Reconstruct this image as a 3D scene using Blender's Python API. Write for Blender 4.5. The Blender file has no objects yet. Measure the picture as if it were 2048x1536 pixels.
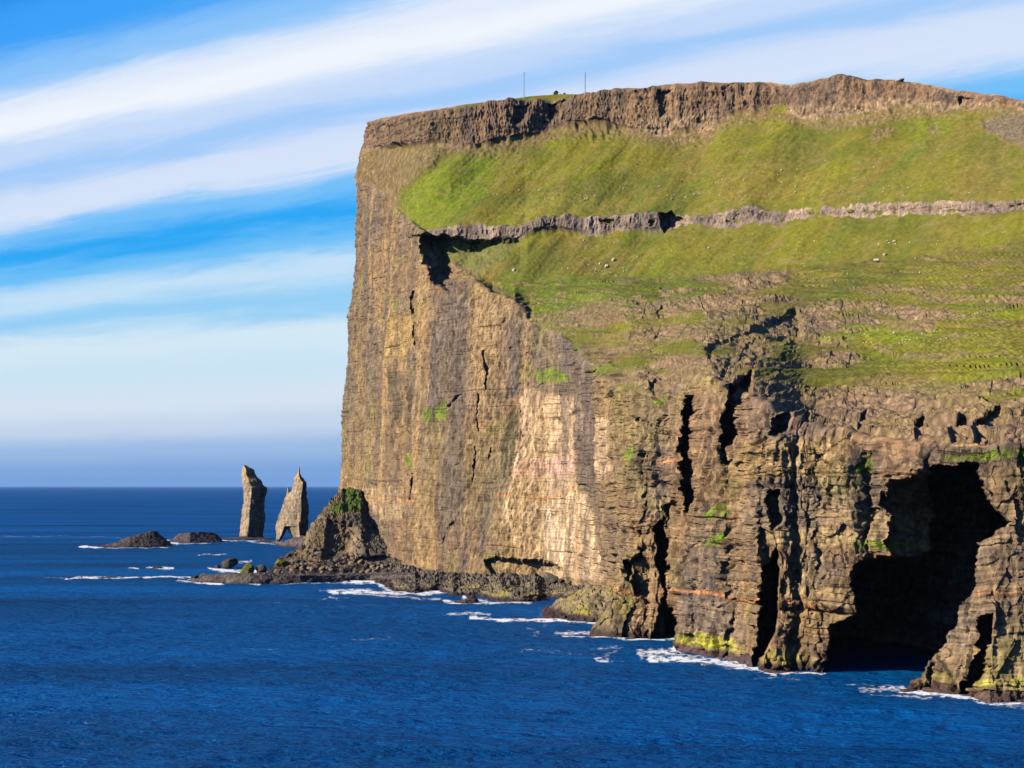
import bpy, math, random
import numpy as np
from mathutils import Vector

random.seed(7)
RNG = np.random.RandomState(7)
C = bpy.context.scene.collection
F, CX, HZ, CAMZ = 3822.0, 1024.0, 972.0, 50.0      # focal length (px), optical axis, horizon row, eye height (m)

# ------------------------------------------------------------------ noise
GR = np.array([[1,1,0],[-1,1,0],[1,-1,0],[-1,-1,0],[1,0,1],[-1,0,1],[1,0,-1],[-1,0,-1],
               [0,1,1],[0,-1,1],[0,1,-1],[0,-1,-1],[1,1,0],[-1,1,0],[0,-1,1],[0,-1,-1]], dtype=np.float32)

def _hash(ix, iy, iz, seed):
    h = (ix.astype(np.uint32) * np.uint32(374761393) + iy.astype(np.uint32) * np.uint32(668265263)
         + iz.astype(np.uint32) * np.uint32(2147483647 & 1274126177) + np.uint32((seed * 1013904223) & 0xffffffff))
    h ^= h >> np.uint32(13)
    h *= np.uint32(1274126177)
    h ^= h >> np.uint32(16)
    h *= np.uint32(2246822519)
    h ^= h >> np.uint32(15)
    return h

def perlin(x, y, z, seed=0):
    x = np.asarray(x, dtype=np.float64); y = np.asarray(y, dtype=np.float64); z = np.asarray(z, dtype=np.float64)
    x, y, z = np.broadcast_arrays(x, y, z)
    fx, fy, fz = np.floor(x), np.floor(y), np.floor(z)
    ix, iy, iz = fx.astype(np.int64), fy.astype(np.int64), fz.astype(np.int64)
    x = (x - fx).astype(np.float32); y = (y - fy).astype(np.float32); z = (z - fz).astype(np.float32)
    u = x*x*x*(x*(x*6-15)+10); v = y*y*y*(y*(y*6-15)+10); w = z*z*z*(z*(z*6-15)+10)
    def c(dx, dy, dz):
        g = GR[_hash(ix+dx, iy+dy, iz+dz, seed) & np.uint32(15)]
        return g[..., 0]*(x-dx) + g[..., 1]*(y-dy) + g[..., 2]*(z-dz)
    a = c(0,0,0); b = c(1,0,0); p = a + u*(b-a)
    a = c(0,1,0); b = c(1,1,0); q = a + u*(b-a)
    r0 = p + v*(q-p)
    a = c(0,0,1); b = c(1,0,1); p = a + u*(b-a)
    a = c(0,1,1); b = c(1,1,1); q = a + u*(b-a)
    r1 = p + v*(q-p)
    return r0 + w*(r1-r0)

def fbm(x, y, z, octv=3, seed=0, gain=.5):
    s = 0; a = 1; f = 1
    for o in range(octv):
        s = s + a*perlin(x*f, y*f, z*f, seed+o*17); a *= gain; f *= 2.03
    return s

def cells(a, b, seed=0):
    """2-D cell noise: F1, F2 and a random number per cell"""
    fa, fb = np.floor(a), np.floor(b); ia, ib = fa.astype(np.int64), fb.astype(np.int64)
    a = a-fa; b = b-fb
    d1 = np.full(a.shape, 9.); d2 = np.full(a.shape, 9.); idr = np.zeros(a.shape)
    for i in (-1, 0, 1):
        for j in (-1, 0, 1):
            h = _hash(ia+i, ib+j, ia*0, seed)
            rx = (h & np.uint32(1023))/1023.; ry = ((h >> np.uint32(10)) & np.uint32(1023))/1023.; rr = ((h >> np.uint32(20)) & np.uint32(1023))/1023.
            d = np.sqrt((i+rx-a)**2 + (j+ry-b)**2)
            n = d < d1
            d2 = np.where(n, d1, np.minimum(d2, d)); idr = np.where(n, rr, idr); d1 = np.where(n, d, d1)
    return d1, d2, idr

def sstep(a, b, x):
    t = np.clip((x-a)/(b-a), 0, 1); return t*t*(3-2*t)

def lerp(a, b, t): return a + (b-a)*t

def L(pts):
    p = sorted(pts); return np.array([q[0] for q in p], float), np.array([q[1] for q in p], float)

def ev(line, x): return np.interp(x, line[0], line[1])

# ------------------------------------------------------------------ polygon masks on a surface's (px, py) parameters
def polymask(px, py, poly, soft=3.0, warp=(0, 0)):
    out = np.zeros(px.shape)
    P = np.array(poly, float); m = soft*1.5 + 8
    sel = (px > P[:,0].min()-m) & (px < P[:,0].max()+m) & (py > P[:,1].min()-m) & (py < P[:,1].max()+m)
    if not sel.any(): return out
    x = px[sel] + (warp[0][sel] if not np.isscalar(warp[0]) else 0); y = py[sel] + (warp[1][sel] if not np.isscalar(warp[1]) else 0)
    ins = np.zeros(x.shape, bool); dist = np.full(x.shape, 1e9)
    n = len(P)
    for i in range(n):
        ax, ay = P[i]; bx, by = P[(i+1) % n]
        cr = ((ay > y) != (by > y)) & (x < (bx-ax)*(y-ay)/((by-ay) if by != ay else 1e-9) + ax)
        ins ^= cr
        dx, dy = bx-ax, by-ay
        t = np.clip(((x-ax)*dx+(y-ay)*dy)/(dx*dx+dy*dy+1e-9), 0, 1)
        dist = np.minimum(dist, np.hypot(x-ax-t*dx, y-ay-t*dy))
    sd = np.where(ins, dist, -dist)
    out[sel] = sstep(-soft, soft, sd)
    return out

def linemask(px, py, pts, w, soft, warp=(0, 0)):
    P = np.array(pts, float)
    out = np.zeros(px.shape); m = w+soft+8
    sel = (px > P[:,0].min()-m) & (px < P[:,0].max()+m) & (py > P[:,1].min()-m) & (py < P[:,1].max()+m)
    if not sel.any(): return out
    x = px[sel] + (warp[0][sel] if not np.isscalar(warp[0]) else 0); y = py[sel] + (warp[1][sel] if not np.isscalar(warp[1]) else 0)
    dist = np.full(x.shape, 1e9)
    for i in range(len(P)-1):
        ax, ay = P[i]; dx, dy = P[i+1]-P[i]
        t = np.clip(((x-ax)*dx+(y-ay)*dy)/(dx*dx+dy*dy+1e-9), 0, 1)
        dist = np.minimum(dist, np.hypot(x-ax-t*dx, y-ay-t*dy))
    out[sel] = 1-sstep(w-soft, w+soft, dist)
    return out

# ------------------------------------------------------------------ materials
def new_mat(name):
    m = bpy.data.materials.new(name); m.use_nodes = True
    nt = m.node_tree; nt.nodes.clear()
    out = nt.nodes.new('ShaderNodeOutputMaterial'); b = nt.nodes.new('ShaderNodeBsdfPrincipled')
    nt.links.new(b.outputs[0], out.inputs[0])
    return m, nt, b

def noise_node(nt, scale, detail=4, rough=.6, vec=None, dist=0):
    n = nt.nodes.new('ShaderNodeTexNoise'); n.inputs['Scale'].default_value = scale
    n.inputs['Detail'].default_value = detail; n.inputs['Roughness'].default_value = rough; n.inputs['Distortion'].default_value = dist
    if vec is not None: nt.links.new(vec, n.inputs['Vector'])
    return n

def math_node(nt, op, a, b=None, clamp=False):
    n = nt.nodes.new('ShaderNodeMath'); n.operation = op; n.use_clamp = clamp
    for i, v in enumerate((a, b)):
        if v is None: continue
        if isinstance(v, (int, float)): n.inputs[i].default_value = v
        else: nt.links.new(v, n.inputs[i])
    return n.outputs[0]

def surf_mat(name, scale, lo, hi, bump, rough=.92, stretch=(1, 1, 1)):
    """colour attribute of the rock or turf, broken up by fine noise; noise bump"""
    m, nt, b = new_mat(name)
    at = nt.nodes.new('ShaderNodeAttribute'); at.attribute_name = 'Col'
    geo = nt.nodes.new('ShaderNodeNewGeometry')
    mp = nt.nodes.new('ShaderNodeMapping'); mp.inputs['Scale'].default_value = stretch
    nt.links.new(geo.outputs['Position'], mp.inputs['Vector'])
    n = noise_node(nt, scale, 5, .65, mp.outputs[0])
    mr = nt.nodes.new('ShaderNodeMapRange'); nt.links.new(n.outputs[0], mr.inputs[0])
    mr.inputs[1].default_value = .3; mr.inputs[2].default_value = .7; mr.inputs[3].default_value = lo; mr.inputs[4].default_value = hi
    mx = nt.nodes.new('ShaderNodeVectorMath'); mx.operation = 'SCALE'
    nt.links.new(at.outputs['Color'], mx.inputs[0]); nt.links.new(mr.outputs[0], mx.inputs['Scale'])
    nt.links.new(mx.outputs[0], b.inputs['Base Color'])
    b.inputs['Roughness'].default_value = rough; b.inputs['Specular IOR Level'].default_value = .15
    bp = nt.nodes.new('ShaderNodeBump'); bp.inputs['Strength'].default_value = bump; bp.inputs['Distance'].default_value = .6
    n2 = noise_node(nt, scale*1.7, 5, .7, mp.outputs[0])
    nt.links.new(n2.outputs[0], bp.inputs['Height']); nt.links.new(bp.outputs[0], b.inputs['Normal'])
    return m

M_rock = surf_mat('basalt_rock', .5, .5, 1.5, 1.0, stretch=(1, 1, .45))
M_turf = surf_mat('slope_turf', .35, .80, 1.18, .35)
M_boulder = surf_mat('boulder_rock', 1.2, .7, 1.25, .6)

# ------------------------------------------------------------------ scene helpers
def tag(o, label=None, cat=None, group=None, kind=None):
    if label: o['label'] = label
    if cat: o['category'] = cat
    if group: o['group'] = group
    if kind: o['kind'] = kind
    return o

def mesh_np(name, V, Fq, col=None, mat=None, parent=None, smooth=False):
    """V (n,3); Fq (m,4) quads or (m,3) tris"""
    me = bpy.data.meshes.new(name)
    n, k = len(Fq), Fq.shape[1]
    me.vertices.add(len(V)); me.vertices.foreach_set('co', np.ascontiguousarray(V, np.float32).ravel())
    me.loops.add(n*k); me.loops.foreach_set('vertex_index', np.ascontiguousarray(Fq, np.int32).ravel())
    me.polygons.add(n); me.polygons.foreach_set('loop_start', np.arange(0, n*k, k, dtype=np.int32))
    me.polygons.foreach_set('loop_total', np.full(n, k, np.int32))
    me.polygons.foreach_set('use_smooth', np.full(n, smooth, bool))
    me.update(calc_edges=True); me.validate()
    if col is not None:
        a = me.color_attributes.new('Col', 'FLOAT_COLOR', 'POINT')
        c = np.ones((len(V), 4), np.float32); c[:, :3] = np.clip(col, 0.004, .9); a.data.foreach_set('color', c.ravel())
    if mat: me.materials.append(mat)
    o = bpy.data.objects.new(name, me); C.objects.link(o)
    if parent: o.parent = parent
    return o

def empty(name, loc=(0, 0, 0)):
    o = bpy.data.objects.new(name, None); o.location = loc; C.objects.link(o); return o

def grid_faces(nr, nc):
    i = np.arange(nr*nc).reshape(nr, nc)
    return np.stack([i[:-1,:-1].ravel(), i[:-1,1:].ravel(), i[1:,1:].ravel(), i[1:,:-1].ravel()], 1)

def subset(name, V, Fq, col, sel, mat, parent=None, smooth=False):
    f = Fq[sel]; u, inv = np.unique(f, return_inverse=True)
    return mesh_np(name, V[u], inv.reshape(f.shape), None if col is None else col[u], mat, parent, smooth)

def back(px, py, Y):
    return np.stack([(px-CX)/F*Y, Y, CAMZ+(HZ-py)/F*Y], -1)

def grid_normals(P):
    du = np.gradient(P, axis=1); dv = np.gradient(P, axis=0)
    n = np.cross(du, dv); n /= np.linalg.norm(n, axis=-1, keepdims=True)+1e-9
    flip = (n[..., 1] > 0) & (n[..., 2] < .3)
    n[flip] *= -1
    return n

def col(*c): return np.array(c, float)

# ------------------------------------------------------------------ THE HEADLAND
tab = np.arange(640, 3240, 1.0)
sky_l = L([(640,262),(715,248),(735,243),(760,237),(800,231),(860,221),(920,211),(1000,201),(1060,193),(1110,187),(1170,187),(1215,185),(1240,181),(1260,178),(1285,180),(1330,170),(1400,167),(1430,165),(1500,167),(1540,165),(1580,170),(1600,166),(1640,158),(1665,155),(1690,152),(1712,157),(1735,161),(1785,161),(1800,167),(1830,165),(1850,169),(1900,176),(1950,184),(2000,191),(2048,201),(2320,262)])
s1_l = L([(640,264),(735,246),(800,238),(900,222),(960,213),(1050,205),(1110,197),(1170,191),(1215,187),(1260,181),(1330,173),(1400,170),(1500,170),(1580,173),(1640,161),(1690,155),(1735,164),(1785,165),(1850,173),(1900,180),(1950,188),(2000,196),(2048,206),(2320,268)])
s2_l = L([(640,305),(735,300),(800,292),(900,290),(950,300),(1000,290),(1080,272),(1130,256),(1200,252),(1280,268),(1330,268),(1400,266),(1450,238),(1500,224),(1545,217),(1600,236),(1650,242),(1700,240),(1780,226),(1850,216),(1870,220),(1930,207),(2000,216),(2048,222),(2320,285)])
m1_l = L([(848,459),(870,459),(900,451),(960,451),(1000,453),(1050,458),(1080,441),(1130,432),(1200,430),(1260,428),(1310,424),(1345,425),(1370,430),(1400,430),(1450,418),(1500,412),(1560,422),(1620,420),(1700,412),(1800,405),(1900,403),(2000,402),(2048,398),(2320,392)])
m2_l = L([(848,460),(870,476),(900,480),(950,487),(1000,482),(1040,484),(1055,470),(1100,462),(1150,465),(1190,472),(1240,460),(1300,466),(1340,456),(1370,452),(1400,450),(1460,455),(1500,445),(1560,448),(1620,438),(1700,435),(1800,430),(1900,428),(2000,428),(2048,424),(2320,416)])
g_l = L([(848,461),(862,482),(890,520),(950,548),(985,562),(1000,562),(1100,565),(1200,555),(1300,560),(1400,558),(1500,545),(1600,542),(1700,528),(1800,520),(1900,505),(2048,490),(2320,470)])
c_l = L([(640,350),(716,362),(765,380),(800,425),(848,462),(862,500),(890,562),(950,560),(985,588),(1030,602),(1060,645),(1120,668),(1150,690),(1200,745),(1250,780),(1300,790),(1350,772),(1400,745),(1450,760),(1480,775),(1550,820),(1600,850),(1700,868),(1800,880),(1900,885),(2320,896)])
b_l = L([(640,1100),(735,1100),(780,1115),(820,1130),(900,1140),(1000,1146),(1100,1153),(1180,1166),(1212,1180),(1236,1215),(1246,1276),(1350,1279),(1357,1299),(1420,1312),(1500,1327),(1522,1344),(1620,1343),(1640,1347),(1760,1360),(1820,1377),(1950,1396),(1980,1404),(2048,1403),(2320,1420)])
yb_l = L([(640,1440),(690,1400),(740,1310),(780,1200),(820,1120),(900,1058),(1000,1015),(1100,985),(1150,935),(1180,880),(1212,780),(1236,690),(1246,628),(1350,622),(1357,584),(1420,562),(1500,538),(1522,514),(1620,515),(1640,510),(1760,493),(1820,472),(1950,451),(1980,442),(2048,443),(2320,426)])
yg_l = L([(640,1400),(985,1072),(1060,1068),(1120,1062),(1180,1056),(1250,1050),(1300,1040),(1400,1015),(1500,995),(1700,945),(2000,870),(2320,790)])

def mono(py_list):
    out = [py_list[0]]
    for p in py_list[1:]: out.append(np.minimum(p, out[-1]-.4))
    return out

def line_tables():
    t = tab
    cpy = ev(c_l, t)
    g = np.where(t < 848, cpy-.5, ev(g_l, t)); m2 = np.where(t < 848, cpy-1, ev(m2_l, t)); m1 = np.where(t < 848, cpy-1.5, ev(m1_l, t))
    def calm(A, n):
        k = np.ones(n)/n; f = lambda B: np.convolve(np.pad(B, n//2, mode='edge'), k, 'valid')
        return lerp(A, f(f(A)), sstep(1130, 1260, t))
    cpy, g, m2, m1 = calm(cpy, 51), calm(g, 51), calm(m2, 9), calm(m1, 9)
    pys = mono([ev(b_l, t), cpy, g, m2, m1, ev(s2_l, t), ev(s1_l, t), ev(sky_l, t)])
    ray = lambda py: (HZ-py)/F
    def climb(Y1, py1, py2, k):
        Z1 = CAMZ + ray(py1)*Y1
        return (Z1-CAMZ-k*Y1)/(ray(py2)-k)
    kf = lambda pts: ev(L(pts), t)
    Y = [ev(yb_l, t)]
    Y.append(climb(Y[0], pys[0], pys[1], kf([(640,5),(740,4.2),(1050,4.2),(1150,5.5),(1250,5.5),(1400,3.0),(1700,3.4),(2320,3.4)])))
    yg = climb(Y[1], pys[1], pys[2], .65)
    sm = lambda A, n: np.convolve(np.pad(np.convolve(np.pad(A, n//2, mode='edge'), np.ones(n)/n, 'valid'), n//2, mode='edge'), np.ones(n)/n, 'valid')
    Y[1] = sm(Y[1], 71); Y[0] = np.minimum(Y[0], Y[1]-7)
    w = sstep(870, 1010, t)
    Y.append(np.maximum(lerp(yg, sm(ev(yg_l, t), 121), w), Y[1]+.5))
    Y.append(climb(Y[2], pys[2], pys[3], kf([(640,3),(840,1.2),(900,.8),(1000,.66),(2320,.62)])))
    Y.append(climb(Y[3], pys[3], pys[4], 5.0))
    Y.append(climb(Y[4], pys[4], pys[5], kf([(640,3),(735,2.2),(780,1.15),(840,.8),(950,.72),(2320,.70)])))
    Y.append(climb(Y[5], pys[5], pys[6], kf([(640,9),(740,7),(800,4.5),(1550,4),(1600,2.2),(1850,2.2),(2320,3)])))
    Y.append(climb(Y[6], pys[6], pys[7], kf([(640,.6),(1200,.34),(1300,.5),(2320,.5)])))
    return pys, Y

PYS, YS = line_tables()
for k in (3, 4, 5, 6, 7):      # smooth the summit lines a little along the ridge so the crest is a calm curve
    
    for n in (61, 61, 41): YS[k] = 1/np.convolve(np.pad(1/YS[k], n//2, mode='edge'), np.ones(n)/n, 'valid')
for k in range(1, 8): YS[k] = np.maximum(YS[k], YS[k-1]+.3)

def headland_depth(px, py):
    inv = np.zeros(px.shape); done = np.zeros(px.shape, bool); zone = np.full(px.shape, 6)
    pl = [np.interp(px, tab, p) for p in PYS]; il = [np.interp(px, tab, 1/y) for y in YS]
    for k in range(7):
        a, b = pl[k], pl[k+1]
        hit = (~done) & (py >= b)
        t = (a-py)/np.maximum(a-b, 1e-6)
        inv = np.where(hit, il[k]+(il[k+1]-il[k])*np.maximum(t, 0), inv); zone = np.where(hit, k, zone); done |= hit
    inv = np.where(done, inv, il[7])
    # the rock and turf borders wander about those lines
    on = sstep(845, 900, px)
    wz = lambda s, a: a*(perlin(px/34., py/60., 0*px+s, 21) + .7*perlin(px/12., py/25., 0*px+s, 22) + .5*perlin(px/4.5, py/12., 0*px+s, 23))
    zone = np.zeros(px.shape, int)
    for k, (a, o) in enumerate(((4, on), (4, on), (7, on), (6, on), (11, sstep(760, 860, px)), (2, 1))):
        zone = np.where(py < pl[k+1] + wz(k, a)*o, np.maximum(zone, k+1), zone)
    return 1/inv, zone, pl

edge_l = L([(200,737),(243,735),(262,729),(300,727),(330,720),(360,716),(450,714),(520,716),(560,712),(650,701),(750,696),(850,691),(950,690),(1000,690),(1200,688)])
cols_u = np.concatenate([np.linspace(690, 1300, 440, endpoint=False), np.linspace(1300, 2070, 440, endpoint=False), np.linspace(2070, 2400, 60, endpoint=False), np.linspace(2400, 3200, 90)])
NV = 720
tt = np.linspace(0, 1, NV)
U, T = np.meshgrid(cols_u, tt)
bg_l = L([(640,1102),(735,1104),(780,1120),(820,1134),(900,1143),(1000,1150),(1080,1160),(1246,1284),(1330,1290),(1380,1308),(1480,1330),(1530,1348),(1640,1350),(1760,1362),(1820,1380),(1950,1400),(1980,1407),(2048,1407),(2320,1424)])
py0 = lerp(np.interp(U, *bg_l), np.interp(U, *sky_l), T)
E = np.interp(py0, *edge_l)
px = np.where(U < 1000, lerp(E, 1000, (U-690)/310.), U)
top = np.interp(px, *sky_l); bot = np.interp(px, *bg_l)
py = lerp(bot, top, T)
Yd, zone, PL = headland_depth(px, py)

# rounded shoulders: blur the depth a little down each column so that breaks of slope are not knife edges
def blur_rows(A, r):
    k = np.ones(2*r+1)/(2*r+1); out = np.empty_like(A); P_ = np.pad(A, ((r, r), (0, 0)), mode='edge')
    cs = np.cumsum(np.vstack([np.zeros((1, A.shape[1])), P_]), 0)
    return (cs[2*r+1:]-cs[:-(2*r+1)])/(2*r+1)
inv = 1/Yd
inv = blur_rows(blur_rows(inv, 3), 3)
Yd = 1/inv

P0 = back(px, py, Yd)
N0 = grid_normals(P0)
X, Yw, Z = P0[..., 0], P0[..., 1], P0[..., 2]
# broad wobble of the image parameters, used to roughen every outline drawn on the surface
wx = 5*perlin(px/23., py/23., 0*px, 3) + 3*perlin(px/7., py/9., 0*px, 4)
wy = 5*perlin(px/23., py/23., 0*px+7, 5) + 3*perlin(px/7., py/9., 0*px+7, 6)
W = (wx, wy)

rock = np.isin(zone, (0, 3, 5)).astype(float)
terr = (zone == 1).astype(float)
# ---- grass on the terraces
grass_t = np.zeros(px.shape)
T_GRASS = [
 [(940,548),(985,586),(1040,598),(1070,636),(1150,618),(1240,602),(1340,600),(1400,592),(1480,585),(1450,560),(1100,560)],
 [(1470,590),(1560,575),(1620,530),(1700,505),(3200,440),(3200,640),(2048,640),(1960,628),(1860,615),(1740,608),(1660,606),(1600,597)],
 [(1625,686),(1650,660),(1700,645),(1760,652),(1860,668),(1900,640),(2048,628),(3200,620),(3200,735),(2048,712),(1850,702),(1700,692)],
 [(1590,775),(1640,742),(1750,712),(2048,705),(3200,705),(3200,755),(2048,752),(1900,762),(1800,752),(1680,776)],
 [(1215,722),(1300,690),(1390,683),(1412,698),(1330,725),(1250,742)],
 [(1380,704),(1500,694),(1640,680),(1640,694),(1500,706),(1400,715)],
 [(1650,640),(1700,622),(1760,610),(1700,640)],
 [(1960,790),(2048,780),(2048,796),(1975,806)],
 [(1690,700),(1800,695),(2048,700),(3200,700),(3200,720),(1750,722)], [(1850,668),(2048,640),(3200,640),(3200,670),(2048,660)], [(1060,690),(1150,660),(1300,640),(1400,625),(1420,640),(1250,668),(1120,700)], [(1640,600),(1900,590),(2048,600),(2048,640),(1800,606)],
]
for p in T_GRASS: grass_t = np.maximum(grass_t, polymask(px, py, p, 4, W))
# the benches are seen almost edge on: their relief is laid out across the slope rather than in plan
Yt, Zt = py*2.2, (py-600)*-.26
bench_n = fbm(X/30., Yt/60., Zt/9., 3, 41)
ledge = np.abs(perlin(X/50., Yt/95., (Zt+.03*X)/7., 47) + .35*perlin(X/12., Yt/30., Zt/3., 48))
grass_t = np.clip(np.where(zone == 1, grass_t*(1-.45*sstep(.3, .55, bench_n)) + (.6+.3*sstep(1450, 1600, px))*sstep(.1-.2*sstep(1450, 1600, px), .35, -bench_n)*(1-grass_t)*lerp(1, sstep(815, 750, py), sstep(1400, 1500, px)), 0)*(1-.85*sstep(.07, .02, ledge)), 0, 1)
# ---- bare ground on the two big slopes
bare = np.zeros(px.shape)
BARE = [[(720,292),(895,296),(870,322),(803,382),(792,452),(735,372)],
        [(1960,238),(2048,228),(3200,285),(3200,370),(2048,300),(1975,268)],
        [(1755,262),(1778,252),(1790,262),(1755,290),(1740,288)], [(1860,252),(1878,250),(1870,268),(1855,268)],
        [(1560,228),(1600,246),(1700,248),(1790,232),(1785,246),(1700,262),(1600,252),(1575,246)],
        [(1280,262),(1420,262),(1440,240),(1420,278),(1300,284)]]
for p in BARE: bare = np.maximum(bare, polymask(px, py, p, 5, W))
edge_n = perlin(px/9., py/5., 0*px, 44)
nearS2 = sstep(26, 6, (py-PL[5]) + 9*edge_n)*(zone == 4)*(px > 820)
bare = np.maximum(bare, nearS2*.9)
grassy = np.where(np.isin(zone, (2, 4)), (1-.92*bare)*sstep(775, 800, px+wx), 0)
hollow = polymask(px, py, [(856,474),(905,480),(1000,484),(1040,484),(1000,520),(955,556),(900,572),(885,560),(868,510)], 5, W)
grassy = np.maximum(grassy, grass_t)
grassy = np.where((zone == 3) & (px > 1040), sstep(.42, .55, perlin(px/30., py/16., 0*px, 45) + .5*perlin(px/9., py/7., 0*px, 46)), grassy)
grassy = np.where(zone == 5, np.maximum(grassy, polymask(px, py, [(1480,242),(1520,224),(1558,205),(1575,210),(1573,234),(1545,250)], 3, W)), grassy)
grassy = np.where(zone == 6, sstep(900, 960, px)*sstep(1225, 1200, px), grassy)
grassy = grassy*(1-.25*hollow)
rockw = 1-grassy

# ---- displacement
sx, sy = X, Yw
colm = np.clip(sstep(18, 20, Z+2*perlin(X/20., Yw/20., 0*X, 111))*sstep(33, 30, Z+2*perlin(X/20., Yw/20., 0*X, 112)) + sstep(49, 51, Z+perlin(X/20., Yw/20., 0*X, 113))*sstep(61, 58, Z), 0, 1)*sstep(900, 700, Yw)*sstep(.0, .25, .2+perlin(X/18., Yw/20., Z/30., 114))
def rockdisp():
    zb = Z + 2.2*perlin(X/60., Yw/60., Z/40., 61) + .02*X
    near = sstep(1000, 560, Yw); left = sstep(850, 1050, Yw)
    d = lerp(3.0, 6.0, left)*perlin(X/38., Yw/52., Z/170., 11)
    d += lerp(1.4, 2.7, left)*(1-2*np.abs(perlin(X/15., Yw/22., Z/60., 12)))
    d += lerp(.85, 1.0, left)*(.6-2*np.abs(perlin(X/5.5, Yw/8., Z/26., 13)))
    d += lerp(.35, .8, left)*perlin(X/2.6, Yw/3.6, Z/6., 14)
    Zs = Z*lerp(1, .62, left)
    d += lerp(.45, .9, left)*perlin(X/1.1, Yw/1.6, Zs/1.8, 15)
    # basalt flows: each stands a little proud of the tuff seam below it; thin beds within each flow
    nl = perlin(X/25., Yw/25., Z/12., 62); nk = perlin(X/9., Yw/12., Z/9., 63)
    for th, amp, s in ((17., 1.7, 0), (6.3, 1.0, 1), (2.3, .55, 2)):
        f = ((zb + s*1.7 + .5*nk)/th) % 1.0
        d += amp*(sstep(0, .1, f)*(1-.75*f)-.45)*np.clip(.55+1.8*nl, .05, 1.5)*lerp(1.0, .3, left)
    d += (1-.85*colm)*(lerp(.42, .25, left)*perlin(X/14., Yw/18., zb/.95, 68) + lerp(.22, .12, left)*perlin(X/5., Yw/7., zb/.5, 69))
    d += colm*(1.5*(.4-2*np.abs(perlin(X/1.7, Yw/2.2, Z/16., 70))) + .8*perlin(X/.8, Yw/1., Z/5., 75))
    # jointed blocks: flat faced, each set back by its own amount
    a = (X-.35*Yw)
    f1, f2, r = cells(a/4.4, zb/7.5, 65)
    d += (2.2*(r-.5))*(.35+.65*near)
    f1, f2, r = cells(a/1.7+.15*nk, zb/3.2, 66)
    d += 1.15*(r-.5)*(.22+.78*near)
    return d
RD = rockdisp()
# rubbly ground on the rocky terraces
a = (X*.9+.1*Yw)
TD = 2.2*fbm(X/16., Yt/42., Zt/5., 3, 72, .55) + .8*(.5-2*np.abs(perlin(X/5., Yt/14., Zt/3., 71))) + .35*perlin(X/1.8, Yt/5., Zt/1.5, 74)
tf1, tf2, tr = cells(X/2.6+.1*Yt/2.6, Yt/11.+Zt/1.6, 76); TD += .7*(tr-.5) - .2*sstep(.15, 0, tf2-tf1)
tf1, tf2, tr = cells(X/1.1, Yt/5.+Zt/.8, 77); TD += .35*(tr-.5) + .45*perlin(X/12., Yt/40., Zt/.8, 78)
# turf: rills run down the fall line, to the lower left in view; small steps along the benches
perp, along = (X-.9*Z)/1.35, (X*.9+Z)/1.35
GD = 3.2*perlin(perp/19., along/110., Yw/200., 31) + 1.5*perlin(perp/6.5, along/42., Yw/90., 32) + .35*perlin(perp/2.2, along/9., Yw/40., 33) \
   + 2.0*perlin(X/70., Yw/80., Z/60., 34) + .25*perlin(X/1.8, Yw/3., Z/1.4, 35)
BD = 2.2*fbm(X/32., Yt/55., Zt/9., 3, 36) + .8*(.5-np.abs(perlin(X/25., Yt/16., Zt/3.2, 37)))*2 + .25*perlin(X/2.2, Yt/4., Zt/1.4, 38)
gl = np.where(zone == 1, BD, GD)
CRD = 1.1*perlin(X/45., Yw/45., Z/2.4, 19) + 2.2*(.7-2*np.abs(perlin(X/17., Yw/19., Z/45., 16))) + 1.3*perlin(X/7., Yw/7., Z/9., 17) + 1.2*perlin(X/30., Yw/30., Z/4., 18) + RD
rl = np.where(zone == 1, lerp(TD, RD*.6, sstep(.45, .15, N0[..., 2])), np.where(zone == 5, CRD, RD))
rl = np.where(np.isin(zone, (2, 4)), .45*RD+.5*GD, rl)
fade_top = 1
D = lerp(rl, gl, grassy)
D = np.where(zone == 6, D*.25, D)
Db = blur_rows(blur_rows(D, 3).T, 2).T
zc = np.abs(np.gradient(zone.astype(float), axis=0)) + np.abs(np.gradient(zone.astype(float), axis=1)); zc = np.clip(blur_rows(blur_rows(zc, 3).T, 3).T*6, 0, 1)
D = lerp(D, Db, zc)
P = P0 + N0*D[..., None]

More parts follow.
